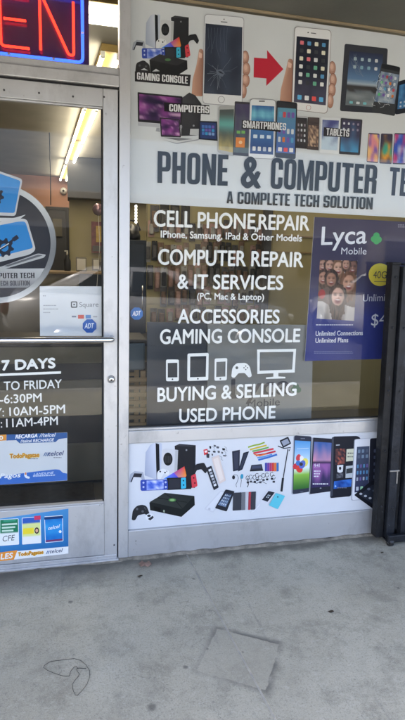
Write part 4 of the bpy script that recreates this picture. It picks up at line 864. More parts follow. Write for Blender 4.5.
# the row of large phones
z = ZM(285, 425, 6.75); a = Art(sK)
a.poly(rquad(z([(56, 72), (178, 76), (166, 448), (42, 472)]), 2.2), (170, 174, 184)); a.poly(rquad(z([(62, 70), (180, 77), (168, 450), (50, 468)]), 2.2), (50, 54, 70)); sc = z([(66, 104), (172, 110), (162, 424), (56, 438)])
a.grid(sc, lambda u, v: mixc((84, 150, 210), (226, 238, 246), v*1.9) if v < .55 else (mixc((226, 238, 246), (150, 196, 90), (v-.55)*6) if v < .7 else mixc((140, 190, 76), (52, 104, 48), (v-.7)*3.4)), 4, 20)
for dx, dy, c_, rx, ry, an in ((-14, -42, (206, 70, 76), 16, 24, .3), (10, -34, (236, 232, 236), 14, 22, -.2), (30, -10, (232, 222, 110), 22, 30, .2), (-32, 16, (206, 60, 70), 18, 22, .6), (-8, 34, (212, 70, 60), 22, 26, -.5), (12, 4, (90, 110, 190), 20, 30, .4), (-16, -6, (70, 120, 190), 16, 18, 0)): a.poly(z(ell(104+dx, 262+dy, rx, ry, 14, an)), c_)
a.poly(z(ell(108, 264, 12, 12)), (60, 56, 60)); a.poly(z(rrect(105, 88, 135, 94, 2)), (110, 114, 126)); a.poly(z(ell(112, 452, 12, 5)), (84, 88, 104)); a.stroke(z([(80, 160), (160, 156)]), .5, (200, 216, 230)); a.build('large_phone_picture', low)
a = Art(sK); a.poly(rquad(z([(184, 84), (318, 92), (304, 446), (160, 470)]), 1), (140, 144, 150)); a.poly(rquad(z([(190, 84), (320, 93), (307, 448), (168, 466)]), 1), (38, 40, 52)); sc = z([(196, 112), (314, 120), (302, 412), (178, 424)])
a.grid(sc, lambda u, v: (mixc((62, 96, 160), (220, 150, 170), v*2+.3*nz(u, v, 4)) if v < .42 else (mixc((44, 40, 66), (60, 46, 80), u) if v < .5 else mixc((150, 96, 160), (52, 46, 86), (v-.5)*2.2+.9*nz(u, v, 4, 2)))), 10, 20)
text(a, '9:41', tuple(z([(196, 286)])[0]), tuple(z([(232, 284)])[0]), 3.6, (225, 225, 232)); tz = z([(194, 300), (240, 300)])
for i in range(3): tiny(tz[0].x, tz[1].x-.8*i, 470.4+i*2.6, 1.3, (214, 212, 222))
tiny(312.6, 328, 483.2, 1.3, (206, 206, 214)); a.poly(z(ell(240, 426, 6, 4)), (150, 152, 160)); a.build('large_phone_picture', low)
z = ZM(325, 425, 7.36); a = Art(sK)
a.poly(rquad(z([(58, 84), (238, 80), (262, 96), (190, 524), (36, 538)]), 2), (30, 32, 42)); a.poly(rquad(z([(50, 92), (64, 86), (56, 520), (38, 530)]), .6), (66, 70, 82))
a.grid(z([(78, 175), (150, 172), (148, 285), (76, 292)]), lambda u, v: mixc((44, 40, 50), (190, 100, 80), .3+1.4*nz(u, v, 5, 3)), 6, 8); a.poly(z(arc_poly([(88, 296, 3), (134, 292, 3), (130, 345, 8), (110, 352, 6), (90, 346, 6)])), (216, 218, 222)); a.poly(z(ell(110, 318, 9, 12)), (34, 36, 46)); a.grid(z([(84, 358), (134, 354), (132, 386), (84, 392)]), lambda u, v: mixc((48, 50, 60), (140, 142, 150), .4+nz(u, v, 6)), 5, 3)
a.poly(z([(158, 178), (222, 172), (214, 262), (154, 268)]), (206, 206, 182)); tiny(347.5, 353.4, 452.5, 1.2, (90, 92, 90)); tiny(347.3, 353, 456, 1.2, (120, 122, 112)); a.poly(z([(153, 302), (212, 296), (206, 386), (150, 390)]), (186, 192, 196)); a.poly(z([(156, 322), (206, 314), (203, 352), (154, 358)]), (52, 58, 62))
a.grid(z([(66, 414), (196, 396), (190, 452), (62, 470)]), lambda u, v: mixc((24, 58, 130), (60, 120, 210), .5+nz(u, v, 3, 1)), 6, 3); a.poly(z(ell(76, 450, 6, 7)), (150, 190, 230)); a.stroke(z([(80, 148), (108, 146)]), .9, (190, 192, 200)); tiny(337, 347, 487.2, .9, (110, 112, 124)); a.build('large_phone_picture', low)
a = Art(sK); a.poly(rquad(z([(214, 104), (336, 94), (330, 545), (190, 556)]), 2), (168, 172, 182)); a.poly(rquad(z([(220, 106), (338, 96), (332, 540), (198, 552)]), 2), (222, 224, 230)); sc = z([(234, 160), (326, 154), (318, 486), (216, 496)]); a.grid(sc, lambda u, v: mixc((74, 84, 104), (52, 56, 84), v+.4*nz(u, v, 4)), 4, 10); icons(a, sc, .03, .04, .97, .28, 3, 2, 3, .6, [(120, 140, 160), (90, 100, 120)]); icons(a, sc, .03, .36, .97, .78, 4, 3, 5, .55, [(170, 176, 190), (110, 96, 150), (90, 140, 180)]); icons(a, sc, .03, .85, .97, .99, 3, 1, 7, .6, [(150, 200, 160), (190, 196, 206)]); a.build('large_phone_picture', low)
a = Art(sK); a.poly(rquad(z([(330, 98), (470, 90), (500, 520), (318, 480)]), 2), (34, 36, 46)); sc = z([(342, 150), (470, 145), (480, 470), (336, 470)]); icons(a, sc, .05, .05, .95, .95, 3, 6, 8, .5, [(74, 80, 100), (96, 104, 124), (60, 80, 110)])
a.poly(rquad(z([(212, 514), (340, 408), (600, 450), (560, 660), (352, 616)]), 1.4), (26, 28, 36)); a.poly(z([(250, 514), (345, 440), (560, 470), (520, 620), (360, 586)]), (44, 50, 62)); a.many([z(ell(262+i*34, 505+i*16, 11, 8)) for i in range(4)], (190, 194, 202)); a.many([z(ell(320+i*40, 470+i*12, 12, 9)) for i in range(4)], (110, 120, 140)); a.build('tablet_picture', low)
a = Art(sK)
for i in range(3):
    b4 = [(402+i*27, 440), (426+i*27, 438), (423+i*27, 497), (399+i*27, 499)]; a.poly(rquad(b4, 1.6), (40, 42, 52)); a.grid(sub(b4, .08, .09, .92, .9), galaxy(2+i*3), 6, 10)
a.build('phone_trio_picture', low)

# ================================================================== DOOR STICKERS
DY = .0312
logo = thing('logo_decal', 'round black and silver repair shop logo decal on the door glass', 'decal', (-.02, DY, 1.27))
sD = Surf(DY)
a = Art(sD); cx, cy_ = -3, 243.6
a.poly(ell(cx, cy_, 59.2, 59.6, 72), [mixc((206, 208, 210), (120, 122, 126), .5+.5*math.sin(2*math.pi*k/72*3+1)) for k in range(72)]); a.poly(ell(cx, cy_, 53.6, 54, 72), (40, 42, 52)); a.build('ring', logo)
a = Art(sD); z = ZM(0, 160, 5.786)
scr = arc_poly([(-40, 158, 3), (2, 172, 3), (22.6, 179.2, 3), (15.6, 216, 3), (-44, 214, 3)]); a.poly(scr, (188, 190, 196)); a.poly(arc_poly([(-38, 160, 3), (2, 174.4, 3), (20.6, 180.8, 2.4), (14.6, 213, 2), (-42, 211, 3)]), (44, 130, 200))
def gear(a, cx, cy, r, col, n=8):
    P_ = []
    for k in range(n*4):
        rr = r if k % 4 in (0, 1) else r*.76; an = 2*math.pi*(k+.5)/(n*4); P_.append((cx+rr*math.cos(an), cy+rr*math.sin(an)))
    a.poly(P_, col, [ell(cx, cy, r*.42, n=14)])
gear(a, -5, 196, 9.2, (34, 40, 60)); a.poly(arc_poly([(-50, 217, 2), (14, 218, 2), (26, 214.5, 1), (16, 222, 2), (-50, 221, 2)]), (196, 198, 202)); a.build('laptop_emblem', logo)
a = Art(sD); a.poly(arc_poly([(-46, 232, 4), (18, 218.4, 4), (27, 219, 4), (36, 250, 4), (30, 254.5, 4), (-40, 272, 4)]), (192, 194, 198)); a.poly(arc_poly([(-44, 234, 3), (18, 221.6, 3), (25.4, 221.4, 3), (33.4, 248, 3), (-38, 266, 3)]), (44, 130, 200))
gear(a, 4.5, 247.6, 9.6, (34, 40, 60)); a.stroke([(-6, 252), (4, 247), (13, 240)], 2.4, (34, 40, 60)); a.stroke([(13, 240), (18, 236.5)], 4.2, (34, 40, 60)); a.stroke([(-4, 251), (9, 243.4)], .9, (200, 206, 214))
a.poly(arc_poly([(-46, 276, 2), (2, 266.4, 2), (38, 253.4, 2), (46, 254.6, 1), (44, 257.6, 1), (8, 268, 2), (-46, 282, 2)]), (176, 178, 182)); a.poly(arc_poly([(4, 266, 1), (38, 254.6, 1), (43, 255.4, 1), (8, 266.6, 1)]), (98, 100, 106)); a.build('laptop_emblem', logo)
a = Art(sD); a.poly([(-52, 269), (44.6, 268.4), (40, 276), (33, 284), (27, 287.6), (-40, 288.6), (-48, 280)], [(150, 152, 156), (190, 192, 196), (176, 178, 182), (140, 142, 148), (130, 132, 138), (130, 132, 136), (140, 142, 148)])
text(a, 'PHONE & COMPUTER TECH'.replace('& ', ''), (-36, 278.6), (34.6, 278), 5.4, (34, 36, 48), impact=True); text(a, 'A COMPLETE TECH SOLUTION', (-29, 286.2), (29.8, 285.4), 4.9, (60, 62, 72), impact=True); a.build('logo_lettering', logo)
# hours
hrs = thing('hours_lettering', 'white cut vinyl opening hours on the door glass under the push bar', 'lettering', (-.2, DY, .75))
def hline(name, *segs):
    for s_, p0, p1, h, bo in segs: a = Art(sD); text(a, s_, p0, p1, h, WV, bold=bo); a.build(name, hrs, 'vinyl')
hline('heading_line', ('OPEN', (-48, 372), (-5, 370.6), 9.6, .05), ('7 DAYS', (2.2, 370.2), (55, 367.6), 9.4, .05))
a = Art(sD); a.poly([(-52, 375.6), (61, 371.2), (61, 373.6), (-52, 378.2)], WV); a.build('underline', hrs, 'vinyl')
hline('weekday_line', ('MONDAY', (-52, 393), (-4, 391), 8.6, .012), ('TO FRIDAY', (4, 390.2), (61.8, 387.8), 8.4, .012))
hline('weekday_time_line', ('-6:30PM', (0, 403.6), (41.6, 401.6), 8.4, .012))
hline('saturday_line', ('SATURDA', (-56, 419), (-6, 417), 8.4, .012), ('Y:', (-4.5, 416.8), (4, 416.2), 8.3, .012), ('10AM-5PM', (9.6, 415.9), (65, 413), 8.3, .012))
hline('sunday_line', ('SUNDAY', (-48, 430), (-4, 428), 8.3, .012), (':', (1, 427.6), (2.2, 427.5), 8.2, .012), ('11AM-4PM', (6.4, 427.2), (57.8, 424.6), 8.2, .012))
# payment sheet
sq = thing('payment_sign', 'white Square card payment sheet taped inside the door above the push bar', 'sign', (.05, .034, 1.05))
PQ = [(39.6, 286.2), (104, 286.4), (104, 336), (40, 336)]; sheet('sign_sheet', PQ, .034, .0008, 'paper', sq); sQ = Surf(.0337); z = ZM(30, 280, 4.5); a = Art(sQ)
a.poly(z(rrect(184, 96, 213, 125, 6)), (64, 66, 72), [z(rrect(189, 101, 208, 120, 3))]); a.poly(z(rrect(195, 107, 202, 114, 1)), (64, 66, 72)); text(a, 'Square', tuple(z([(222, 121)])[0]), tuple(z([(308, 120)])[0]), 4.6, (110, 112, 120)); a.build('printed_logo', sq)
a = Art(sQ); zz = z([(60, 115), (122, 115)]); tiny(zz[0].x, zz[1].x-1, 305, .9, (160, 164, 172)); tiny(zz[0].x, zz[1].x+1, 308.6, .9, (160, 164, 172)); tiny(zz[0].x, 50, 312, .9, (160, 164, 172)); tiny(43, 46.2, 295.4, .9, (150, 154, 162))
a.build('small_print', sq)
for q_, c_ in (([(188, 161), (208, 161), (208, 168), (188, 168)], (120, 124, 140)), ([(216, 157), (243, 157), (243, 174), (216, 174)], (206, 92, 82)), ([(250, 157), (274, 157), (274, 173), (250, 173)], (96, 140, 196)), ([(284, 162), (302, 162), (302, 168), (284, 168)], (170, 170, 176))): a = Art(sQ); a.poly(z(q_), c_); a.build('printed_card', sq)
st2 = thing('security_sticker', 'blue octagonal ADT sticker on the white payment sheet of the door', 'sticker', (.1, DY, 1.08))
a = Art(Surf(.0315)); a.poly([(89.5+7.3*math.cos(R(22.5+45*k)), 326+7.3*math.sin(R(22.5+45*k))) for k in range(8)], (34, 92, 176)); text(a, 'ADT', (84.6, 328.4), (94, 328.2), 5, (225, 236, 246), bold=.02, shear=.25); a.build('printed_octagon', st2)
# top-up poster on the glass
tu = thing('top_up_poster', 'white and blue phone top-up poster with telcel wording on the door glass', 'poster', (-.2, DY, .45))
PT = [(-62, 438.6), (67.2, 432.4), (67.2, 480.4), (-62, 489)]; sheet('poster_sheet', PT, DY+.0005, .0008, 'paper', tu); sT = Surf(DY+.0002); z = ZM(0, 425, 5.4)
a = Art(sT); a.poly([(-62, 438.8), (6.4, 434.4), (6.4, 440.4), (-62, 445)], (226, 150, 60)); text(a, '0', (-.6, 439.6), (3, 439.4), 3.6, (240, 240, 236), bold=.03); a.poly(z([(35, 52), (362, 41), (362, 70), (318, 76), (300, 92), (106, 99), (88, 82), (35, 84)]), (44, 92, 156)); 
text(a, 'RECARGA', tuple(z([(84, 73)])[0]), tuple(z([(202, 66)])[0]), 3.6, (240, 242, 246), bold=.04, shear=.2); text(a, '//telcel', tuple(z([(212, 66)])[0]), tuple(z([(302, 61)])[0]), 3.6, (230, 234, 242), bold=.02, shear=.3); text(a, '//telcel RECHARGE', tuple(z([(110, 95)])[0]), tuple(z([(292, 87)])[0]), 2.9, (232, 236, 244), bold=.03, shear=.2); a.build('printed_header', tu)
a = Art(sT); 
text(a, 'TodoPagatae', tuple(z([(53, 180)])[0]), tuple(z([(212, 172)])[0]), 4.3, (240, 206, 80), bold=.09); text(a, 'TodoPagatae', tuple(z([(54, 179)])[0]), tuple(z([(211, 171)])[0]), 4.1, (196, 110, 44), bold=.015); tiny(29.5, 38, 458.2, .8, (120, 124, 134)); 
text(a, 'telcel', tuple(z([(262, 166)])[0]), tuple(z([(346, 162)])[0]), 4.4, (60, 72, 120), bold=.02, shear=.3)
for i in range(3): a.stroke(z([(236+i*9, 168), (246+i*9, 148)]), .8, (60, 96, 150))
tiny(53.5, 61.5, 457.2, .8, (120, 124, 134)); a.build('printed_brands', tu)
a = Art(sT); a.poly(z([(-335, 305), (0, 278), (110, 262), (200, 250), (300, 239), (322, 242), (340, 258), (362, 262), (362, 298), (-335, 346)]), (58, 110, 196)); text(a, 'Pagos', tuple(z([(0, 287)])[0]), tuple(z([(111, 281)])[0]), 4.4, (240, 242, 246), bold=.03, shear=.2)
a.poly(z(arc_poly([(132, 255, 4), (143, 254, 4), (145, 275, 4), (162, 280, 3), (158, 290, 3), (140, 287, 6), (131, 275, 4)])), (232, 236, 244)); a.poly(z([(134, 256), (142, 255), (143, 268), (135, 270)]), (226, 130, 70)); text(a, 'LANDLINE', tuple(z([(182, 271)])[0]), tuple(z([(290, 262)])[0]), 2, (206, 220, 244), bold=.03, shear=.2); tiny(33, 55, 475.4, 1.3, (196, 212, 240), -.05); a.build('printed_footer', tu)
# sticker on the bottom rail
RY = -.0117
bs = thing('card_sticker', 'blue sticker of prepaid phone cards on the metal bottom rail of the door', 'sticker', (-.2, RY, .08))
PB = [(-62, 527.6), (68.6, 508.4), (68.6, 553.6), (-62, 568)]; sheet('sticker_sheet', PB, RY-.0008, .0006, 'paper', bs); sR = Surf(RY-.001); z = ZM(0, 500, 5.4)
a = Art(sR); a.grid([(-61.6, 527.6), (68.4, 508.6), (68.4, 546.4), (-61.6, 558)], lambda u, v: mixc((96, 162, 212), (40, 108, 168), u*.4+v*.6), 4, 4); a.build('printed_ground', bs)
def card(q, fn, name, extra=None):
    a = Art(sR); q = z(q); a.poly(rquad(q, .8), (236, 238, 240)); a.grid(sub(q, .03, .02, .97, .98), fn, 4, 16); 
    if extra: extra(a, q)
    a.build(name, bs)
def cf(a, q):
    f = bil(q); text(a, 'CFE', tuple(f(.16, .84)), tuple(f(.8, .82)), 5.4, (76, 80, 84), bold=.0, shear=.2); 
    for i in range(3): a.poly(sub(q, .12, .17+i*.12, .92-.1*i, .235+i*.12), (200, 224, 206))
    a.poly(sub(q, .2, .03, .85, .1), (60, 150, 120))
card([(-2, 105), (100, 99), (103, 240), (-2, 248)], lambda u, v: (36, 122, 86) if v < .56 else (232, 236, 234), 'prepaid_card', cf)
card([(-124, 112), (-20, 106), (-18, 250), (-122, 258)], lambda u, v: (60, 90, 170) if v < .5 else (232, 236, 240), 'prepaid_card')
def c2(a, q):
    f = bil(q); a.poly(sub(q, .66, -.03, 1.0, .12), (206, 62, 96)); a.poly(sub(q, .05, .40, .62, .62), (238, 218, 60)); a.poly(ell(*f(.78, .52), 2.3, 3.2), (54, 40, 40)); a.poly(ell(*f(.78, .52), 1.3, 1.9), (220, 176, 150)); tiny(f(.1, .84).x, f(.45, .84).x, f(.1, .84).y, .9, (180, 150, 110)); tiny(f(.55, .84).x, f(.92, .84).x, f(.55, .84).y, .9, (206, 90, 90)); tiny(f(.12, .28).x, f(.9, .28).x, f(.5, .28).y, 1.4, (70, 84, 110))
card([(118, 96), (219, 88), (223, 232), (120, 241)], lambda u, v: (54, 96, 180) if v < .2 else ((220, 228, 150) if v < .7 else (236, 236, 232)), 'prepaid_card', c2)
def c3(a, q):
    f = bil(q); text(a, 'telcel', tuple(f(.2, .52)), tuple(f(.84, .46)), 3.4, (226, 236, 246), bold=.02, shear=.3); tiny(f(.1, .3).x, f(.55, .3).x, f(.1, .3).y, 1.2, (196, 220, 240)); tiny(f(.5, .6).x, f(.75, .6).x, f(.5, .6).y, 1.1, (196, 220, 240)); a.poly(ell(*f(.84, .62), 1.4), (226, 236, 246)); a.poly(sub(q, .04, .9, .96, .97), (120, 60, 100)); a.poly(sub(q, .0, .02, 1, .12), (30, 60, 110))
card([(239, 89), (339, 82), (342, 222), (244, 232)], lambda u, v: mixc((30, 110, 190), (70, 176, 230), .6-abs(v-.4)*1.2+.5*nz(u, v, 4)), 'prepaid_card', c3)
a = Art(sR); a.poly([(-61.6, 558.2), (68.4, 546.5), (68.4, 553.4), (-61.6, 567.8)], (236, 236, 234)); a.poly(z([(-330, 318), (0, 283), (95, 270), (75, 321), (0, 330), (-330, 364)]), (234, 150, 60)); text(a, 'LES', tuple(z([(4, 320)])[0]), tuple(z([(70, 312)])[0]), 5.2, (240, 238, 232), bold=.04, shear=.15); text(a, 'TodoPagatae', tuple(z([(98, 303)])[0]), tuple(z([(234, 289)])[0]), 3.6, (240, 206, 80), bold=.09); text(a, 'TodoPagatae', tuple(z([(99, 302)])[0]), tuple(z([(233, 288)])[0]), 3.4, (196, 110, 44), bold=.015); text(a, 'telcel', tuple(z([(270, 287)])[0]), tuple(z([(340, 279)])[0]), 3.6, (56, 62, 96), bold=.01, shear=.3)
for i in range(2): a.stroke(z([(250+i*8, 291), (259+i*8, 273)]), .7, (60, 96, 150))
a.build('printed_footer', bs)

# ================================================================== INSIDE THE SHOP
def hw(px, py, Y): return at(px, py, Y)
def slab(px0, py0, px1, py1, Y, th, name, m, parent=None, bev=.004):     # a box whose front covers a pixel range at depth Y
    p = at(px0, py1, Y); q = at(px1, py0, Y); b = MB(); b.box(min(p.x, q.x), max(p.x, q.x), Y, Y+th, min(p.z, q.z), max(p.z, q.z), bev); return b.build(name, M[m], parent)
# ceiling light strip running to the back
def fixture(x, y0, y1, z, label, ang=0.0):
    t = thing('ceiling_light', label, 'ceiling light', (x, (y0+y1)/2, z-.07), 'fluorescent ceiling lights of the shop')
    b = MB(); b.box(x-.06, x+.06, y0, y1, z-.045, z, .006); b.build('housing', M['lamp_housing'], t)
    for s_ in (-.05, .05):
        b = MB(); b.tube([(x+s_, y0+.03, z-.068), (x+s_, y1-.03, z-.066)], .0145, 10); b.build('lamp_tube', M['tube_white'], t)
    for yy in (y0+.012, y1-.012):
        for s_ in (-.05, .05): b = MB(); b.box(x+s_-.014, x+s_+.014, yy-.01, yy+.01, z-.084, z-.0455, .003); b.build('lamp_holder', M['white'], t)
    t.rotation_euler = (0, 0, ang); return t
def atz(px, py, z_): d = ray(px, py); return CAMP+d*((z_-CAM_Z)/d.z)
A_ = atz(90, 110, 2.68); B_ = atz(63, 181, 2.68)
dxy = (B_-A_); xs = lambda y: A_.x+dxy.x*(y-A_.y)/dxy.y

AN = math.atan2(-dxy.x, dxy.y)          # the strip runs slightly askew to the shop front
for (y0, y1, lab) in ((1.40, 2.74, 'fluorescent ceiling light seen through the right end of the transom'), (2.76, 4.25, 'nearest fluorescent strip seen at the top of the door glass'), (4.27, 5.74, 'second fluorescent strip along the line seen through the door glass'), (5.84, 7.55, 'farthest fluorescent strip in the line seen through the door glass')):
    fixture(xs((y0+y1)/2), y0, y1, 2.745, lab, AN)
t = thing('ceiling_light', 'fluorescent light lying across the ceiling close behind the transom glass', 'ceiling light', (-.2, .85, 2.68), 'fluorescent ceiling lights of the shop')
b = MB(); b.box(-.95, .42, .74, .96, 2.705, 2.75, .006); b.build('housing', M['lamp_housing'], t)
for yy in (.79, .91):
    b = MB(); b.tube([(-.92, yy, 2.682), (.39, yy, 2.682)], .019, 10); b.build('lamp_tube', M['tube_white'], t)
for xx in (-.937, .407):
    for yy in (.79, .91): b = MB(); b.box(xx-.012, xx+.012, yy-.018, yy+.018, 2.658, 2.7045, .003); b.build('lamp_holder', M['white'], t)
# two more rows over the sales floor, out of the picture, that light the walls seen through the window
for (x, y0, y1) in ((2.3, .9, 2.1), (2.6, 3.2, 4.6)):
    fixture(x, y0, y1, 2.75, 'fluorescent ceiling light over the accessory wall behind the banner')
# back wall, bulkhead, partitions
t = thing('rear_wall', 'salmon and yellow rear wall far inside the shop seen through the door', 'wall', (0, 7.72, 0))
zl = at(50, 207, 7.7).z
b = MB(); b.box(-2.99, 4.19, 7.7, 7.8, zl, 2.748); b.build('upper_band', M['pink_wall'], t)
b = MB(); b.box(-2.99, 4.19, 7.7, 7.8, .007, zl-.03); b.build('lower_band', M['yellow_wall'], t)
b = MB(); b.box(-2.99, 4.19, 7.64, 7.80, zl-.0295, zl-.0005, .004); b.build('ledge', M['wood'], t)
t = thing('rear_door', 'dark doorway in the rear wall beside the yellow partition', 'door', (at(58, 210, 7.62).x, 7.62, 0))
xa, xb = at(49, 230, 7.62).x, at(66, 230, 7.62).x; zt = at(58, 210, 7.62).z
b = MB(); b.box(xa, xb, 7.61, 7.66, .008, zt, .004); b.build('door_leaf', M['grey_wall'], t)
b = MB(); b.box(xa-.05, xa-.001, 7.6, 7.66, .008, zt+.05); b.box(xb+.001, xb+.05, 7.6, 7.66, .008, zt+.05); b.box(xa-.0009, xb+.0009, 7.6, 7.66, zt+.001, zt+.05); b.build('door_frame', M['dark2'], t)
b = MB(); b.box(xa+.06, xa+.22, 7.585, 7.6095, zt-.45, zt-.15, .004); b.build('door_window', M['khaki'], t)
t = thing('partition_wall', 'yellow partition under a dark grey bulkhead seen through the right of the door', 'wall', (1.5, 5.9, 0))
x0 = at(69, 190, 5.9).x; zb = at(95, 201, 5.9).z
b = MB(); b.box(x0, 4.19, 5.88, 6.0, .007, zb-.001); b.build('lower_wall', M['yellow_wall'], t)
b = MB(); b.box(x0-.02, 4.19, 5.6, 6.1, zb, 2.748, .004); b.build('bulkhead', M['grey_wall'], t)
def flat(px0, py0, px1, py1, Y, name, label, cat, m, th=.02, parts=None):
    p = at((px0+px1)/2, py1, Y); t = thing(name, label, cat, (p.x, Y, p.z)); slab(px0, py0, px1, py1, Y, th, name.split('_')[-1]+'_panel', m, t)
    for (n_, a0, b0, a1, b1, mm) in (parts or ()):
        slab(a0, b0, a1, b1, Y-.008, .0078, n_, mm, t, .001)
    return t
M['red_print'] = mat('dark_red_print', (.16, .03, .04), .4, 0, .4, 12); M['yel_print'] = mat('yellow_print', (.5, .33, .05), .4, 0, .3, 12)
flat(91.5, 222, 104, 253, 5.8, 'wall_poster', 'dark red and yellow poster on the yellow partition', 'poster', 'red_print', parts=(('printed_figure', 96, 226, 102.5, 242, 'yel_print'), ('printed_base', 92.5, 246, 103, 251, 'grey_wall')))
flat(76, 257.5, 86.5, 271, 5.0, 'counter_sign', 'white framed notice standing on the rear counter', 'sign', 'khaki', parts=(('notice_sheet', 77, 258.8, 85.5, 270, 'white'),))
flat(92, 258.5, 103, 270.5, 5.0, 'counter_display', 'pale boxed display on the rear counter under the poster', 'display', 'khaki', parts=(('price_card', 93.5, 260, 99, 269, 'white'), ('item_row', 99.5, 262, 102.5, 268, 'dark2')))
# rear counter with clutter
t = thing('sales_counter', 'khaki sales counter across the back of the shop', 'counter', (.2, 4.6, 0))
zc = at(80, 272, 4.6).z; b = MB(); b.box(-2.2, 3.2, 4.62, 5.2, .008, zc-.03); b.build('counter_front', M['khaki'], t); b = MB(); b.box(-2.25, 3.25, 4.56, 5.25, zc-.0295, zc, .006); b.build('counter_top', M['wood'], t)
t = thing('computer_monitor', 'dark monitor facing the counter behind the white payment sheet', 'monitor', (at(91, 286, 4.4).x, 4.4, .9))
slab(79, 274.5, 104, 296, 4.4, .035, 'screen', 'navy', t); pm = at(91, 296, 4.42); b = MB(); b.box(pm.x-.03, pm.x+.03, 4.436, 4.46, pm.z-.25, pm.z+.08, .004); b.box(pm.x-.12, pm.x+.12, 4.38, 4.54, pm.z-.27, pm.z-.2505, .004); b.build('stand', M['dark'], t)
t = thing('display_table', 'low dark table carrying the monitor inside the shop', 'table', (pm.x, 4.45, 0))
zt = pm.z-.271; b = MB(); b.box(pm.x-.6, pm.x+.6, 4.2, 4.55, zt-.03, zt, .004); b.build('table_top', M['wood'], t)
for sx in (-.56, .56):
    for yy in (4.23, 4.52): b = MB(); b.box(pm.x+sx-.02, pm.x+sx+.02, yy-.02, yy+.02, .008, zt-.0305, .003); b.build('leg', M['dark'], t)
pb = at(67.5, 272, 4.95); t = thing('bottle', 'dark pump bottle on the rear counter left of the notice', 'bottle', (pb.x, 4.95, zc)); b = MB(); b.lathe([(.04, 0), (.045, .02), (.045, .13), (.02, .17), (.015, .2)], Matrix.Translation((pb.x, 4.95, zc+.0005)), 16); b.build('flask', M['dark'], t); b = MB(); b.lathe([(.012, .2005), (.012, .24), (.004, .245)], Matrix.Translation((pb.x, 4.95, zc)), 10); b.box(pb.x-.035, pb.x+.012, 4.94, 4.96, zc+.2455, zc+.26, .003); b.build('pump', M['white'], t)
# foil balloon
M['foil'] = mat('mauve_foil', (.30, .18, .22), .22, .6, .5, 7)
p = at(98.5, 209.5, 3.2); r0 = (at(104.6, 209, 3.2).x-p.x)
t = thing('foil_balloon', 'round mauve foil balloon floating inside beside the door edge', 'balloon', (p.x, 3.2, p.z-r0)); b = MB()
b.lathe([(.002, -.6*r0), (.5*r0, -.55*r0), (.85*r0, -.3*r0), (r0, 0), (.85*r0, .3*r0), (.5*r0, .55*r0), (.002, .6*r0)], Matrix.Translation(p) @ Matrix.Rotation(R(90), 4, 'X'), 28); b.build('foil_body', M['foil'], t)
b = MB(); b.tube([(p.x, 3.2, p.z-r0*.98), (p.x+.01, 3.2, p.z-r0-.3), (p.x-.02, 3.2, p.z-r0-.7), (p.x+.05, 3.22, p.z-r0-1.0)], .002, 5); b.build('ribbon', M['white'], t)
# hanging cord and small ceiling camera
p = at(49.5, 142, 4.2); t = thing('hanging_cord', 'thin cord hanging from the ceiling left of the light strip', 'cord', (p.x, 4.2, 1.7)); b = MB(); b.tube([(p.x, 4.2, 2.749), (p.x+.004, 4.2, 2.3), (p.x, 4.2, at(50, 205, 4.2).z)], .006, 6); b.build('cord', M['dark2'], t)
p = at(63.4, 190.5, 7.6); t = thing('security_camera', 'small white dome camera on the salmon rear wall', 'camera', (p.x, 7.6, p.z)); b = MB(); b.lathe([(.06, 0), (.06, .03), (.045, .06), (.02, .075), (.001, .077)], Matrix.Translation((p.x, 7.698, p.z)) @ Matrix.Rotation(R(90), 4, 'X'), 18); b.build('dome', M['white'], t); b = MB(); b.lathe([(.02, .0775), (.018, .085), (.001, .086)], Matrix.Translation((p.x, 7.698, p.z)) @ Matrix.Rotation(R(90), 4, 'X'), 12); b.build('lens', M['dark'], t)

# ---- accessory wall seen through the window
t = thing('accessory_wall', 'yellow slatted wall of hanging accessories seen through the window lettering', 'wall', (1.2, 2.6, 0))
SY = 2.6; xa = at(147, 260, SY).x; xb = at(263, 260, SY).x
b = MB(); z_ = .1
while z_ < 2.7: b.box(xa, xb, SY, SY+.05, z_, min(z_+.145, 2.745)); z_ += .15
b.box(xa, xb, SY+.012, SY+.08, .007, 2.747); b.build('slat_panel', M['yellow_wall'], t)
cards = [mat('pack_black', (.03, .03, .034), .35, 0, .3, 20), mat('pack_charcoal', (.10, .097, .10), .35, 0, .3, 20), mat('pack_brown', (.22, .14, .10), .4, 0, .3, 20), mat('pack_rose', (.48, .30, .27), .4, 0, .3, 20), mat('pack_grey', (.38, .38, .37), .4, 0, .2, 20)]
protos = []
def make_pack(w, h, m, inner):
    t = thing('accessory_pack', 'tmp', 'accessory', (0, 0, 0)); b = MB(); b.box(-w/2, w/2, -.003, .0, -h, 0, .0008); b.build('backing_card', m, t)
    b = MB(); b.box(-w*.34, w*.34, -.028, -.0035, -h*.86, -h*.22, .008); b.build('blister', inner, t)
    b = MB(); b.tube([(0, .03, -h*.06), (0, -.06, -h*.06), (0, -.065, -h*.03)], .003, 6); b.build('hook', M['chrome'], t)
    return t
rows_ = [(203, .24, 'top row', 150, 190, 9.5), (222, .17, 'second row', 148, 262, 6.6), (243, .20, 'third row', 145, 262, 6.0), (265, .21, 'fourth row', 147, 262, 6.4), (288, .17, 'lowest row', 160, 262, 7.0), (307, .15, 'bottom row', 150, 262, 7.4)]
rd = random.Random(11)
desc = ['black', 'charcoal', 'brown', 'rose', 'grey']
kinds = {}
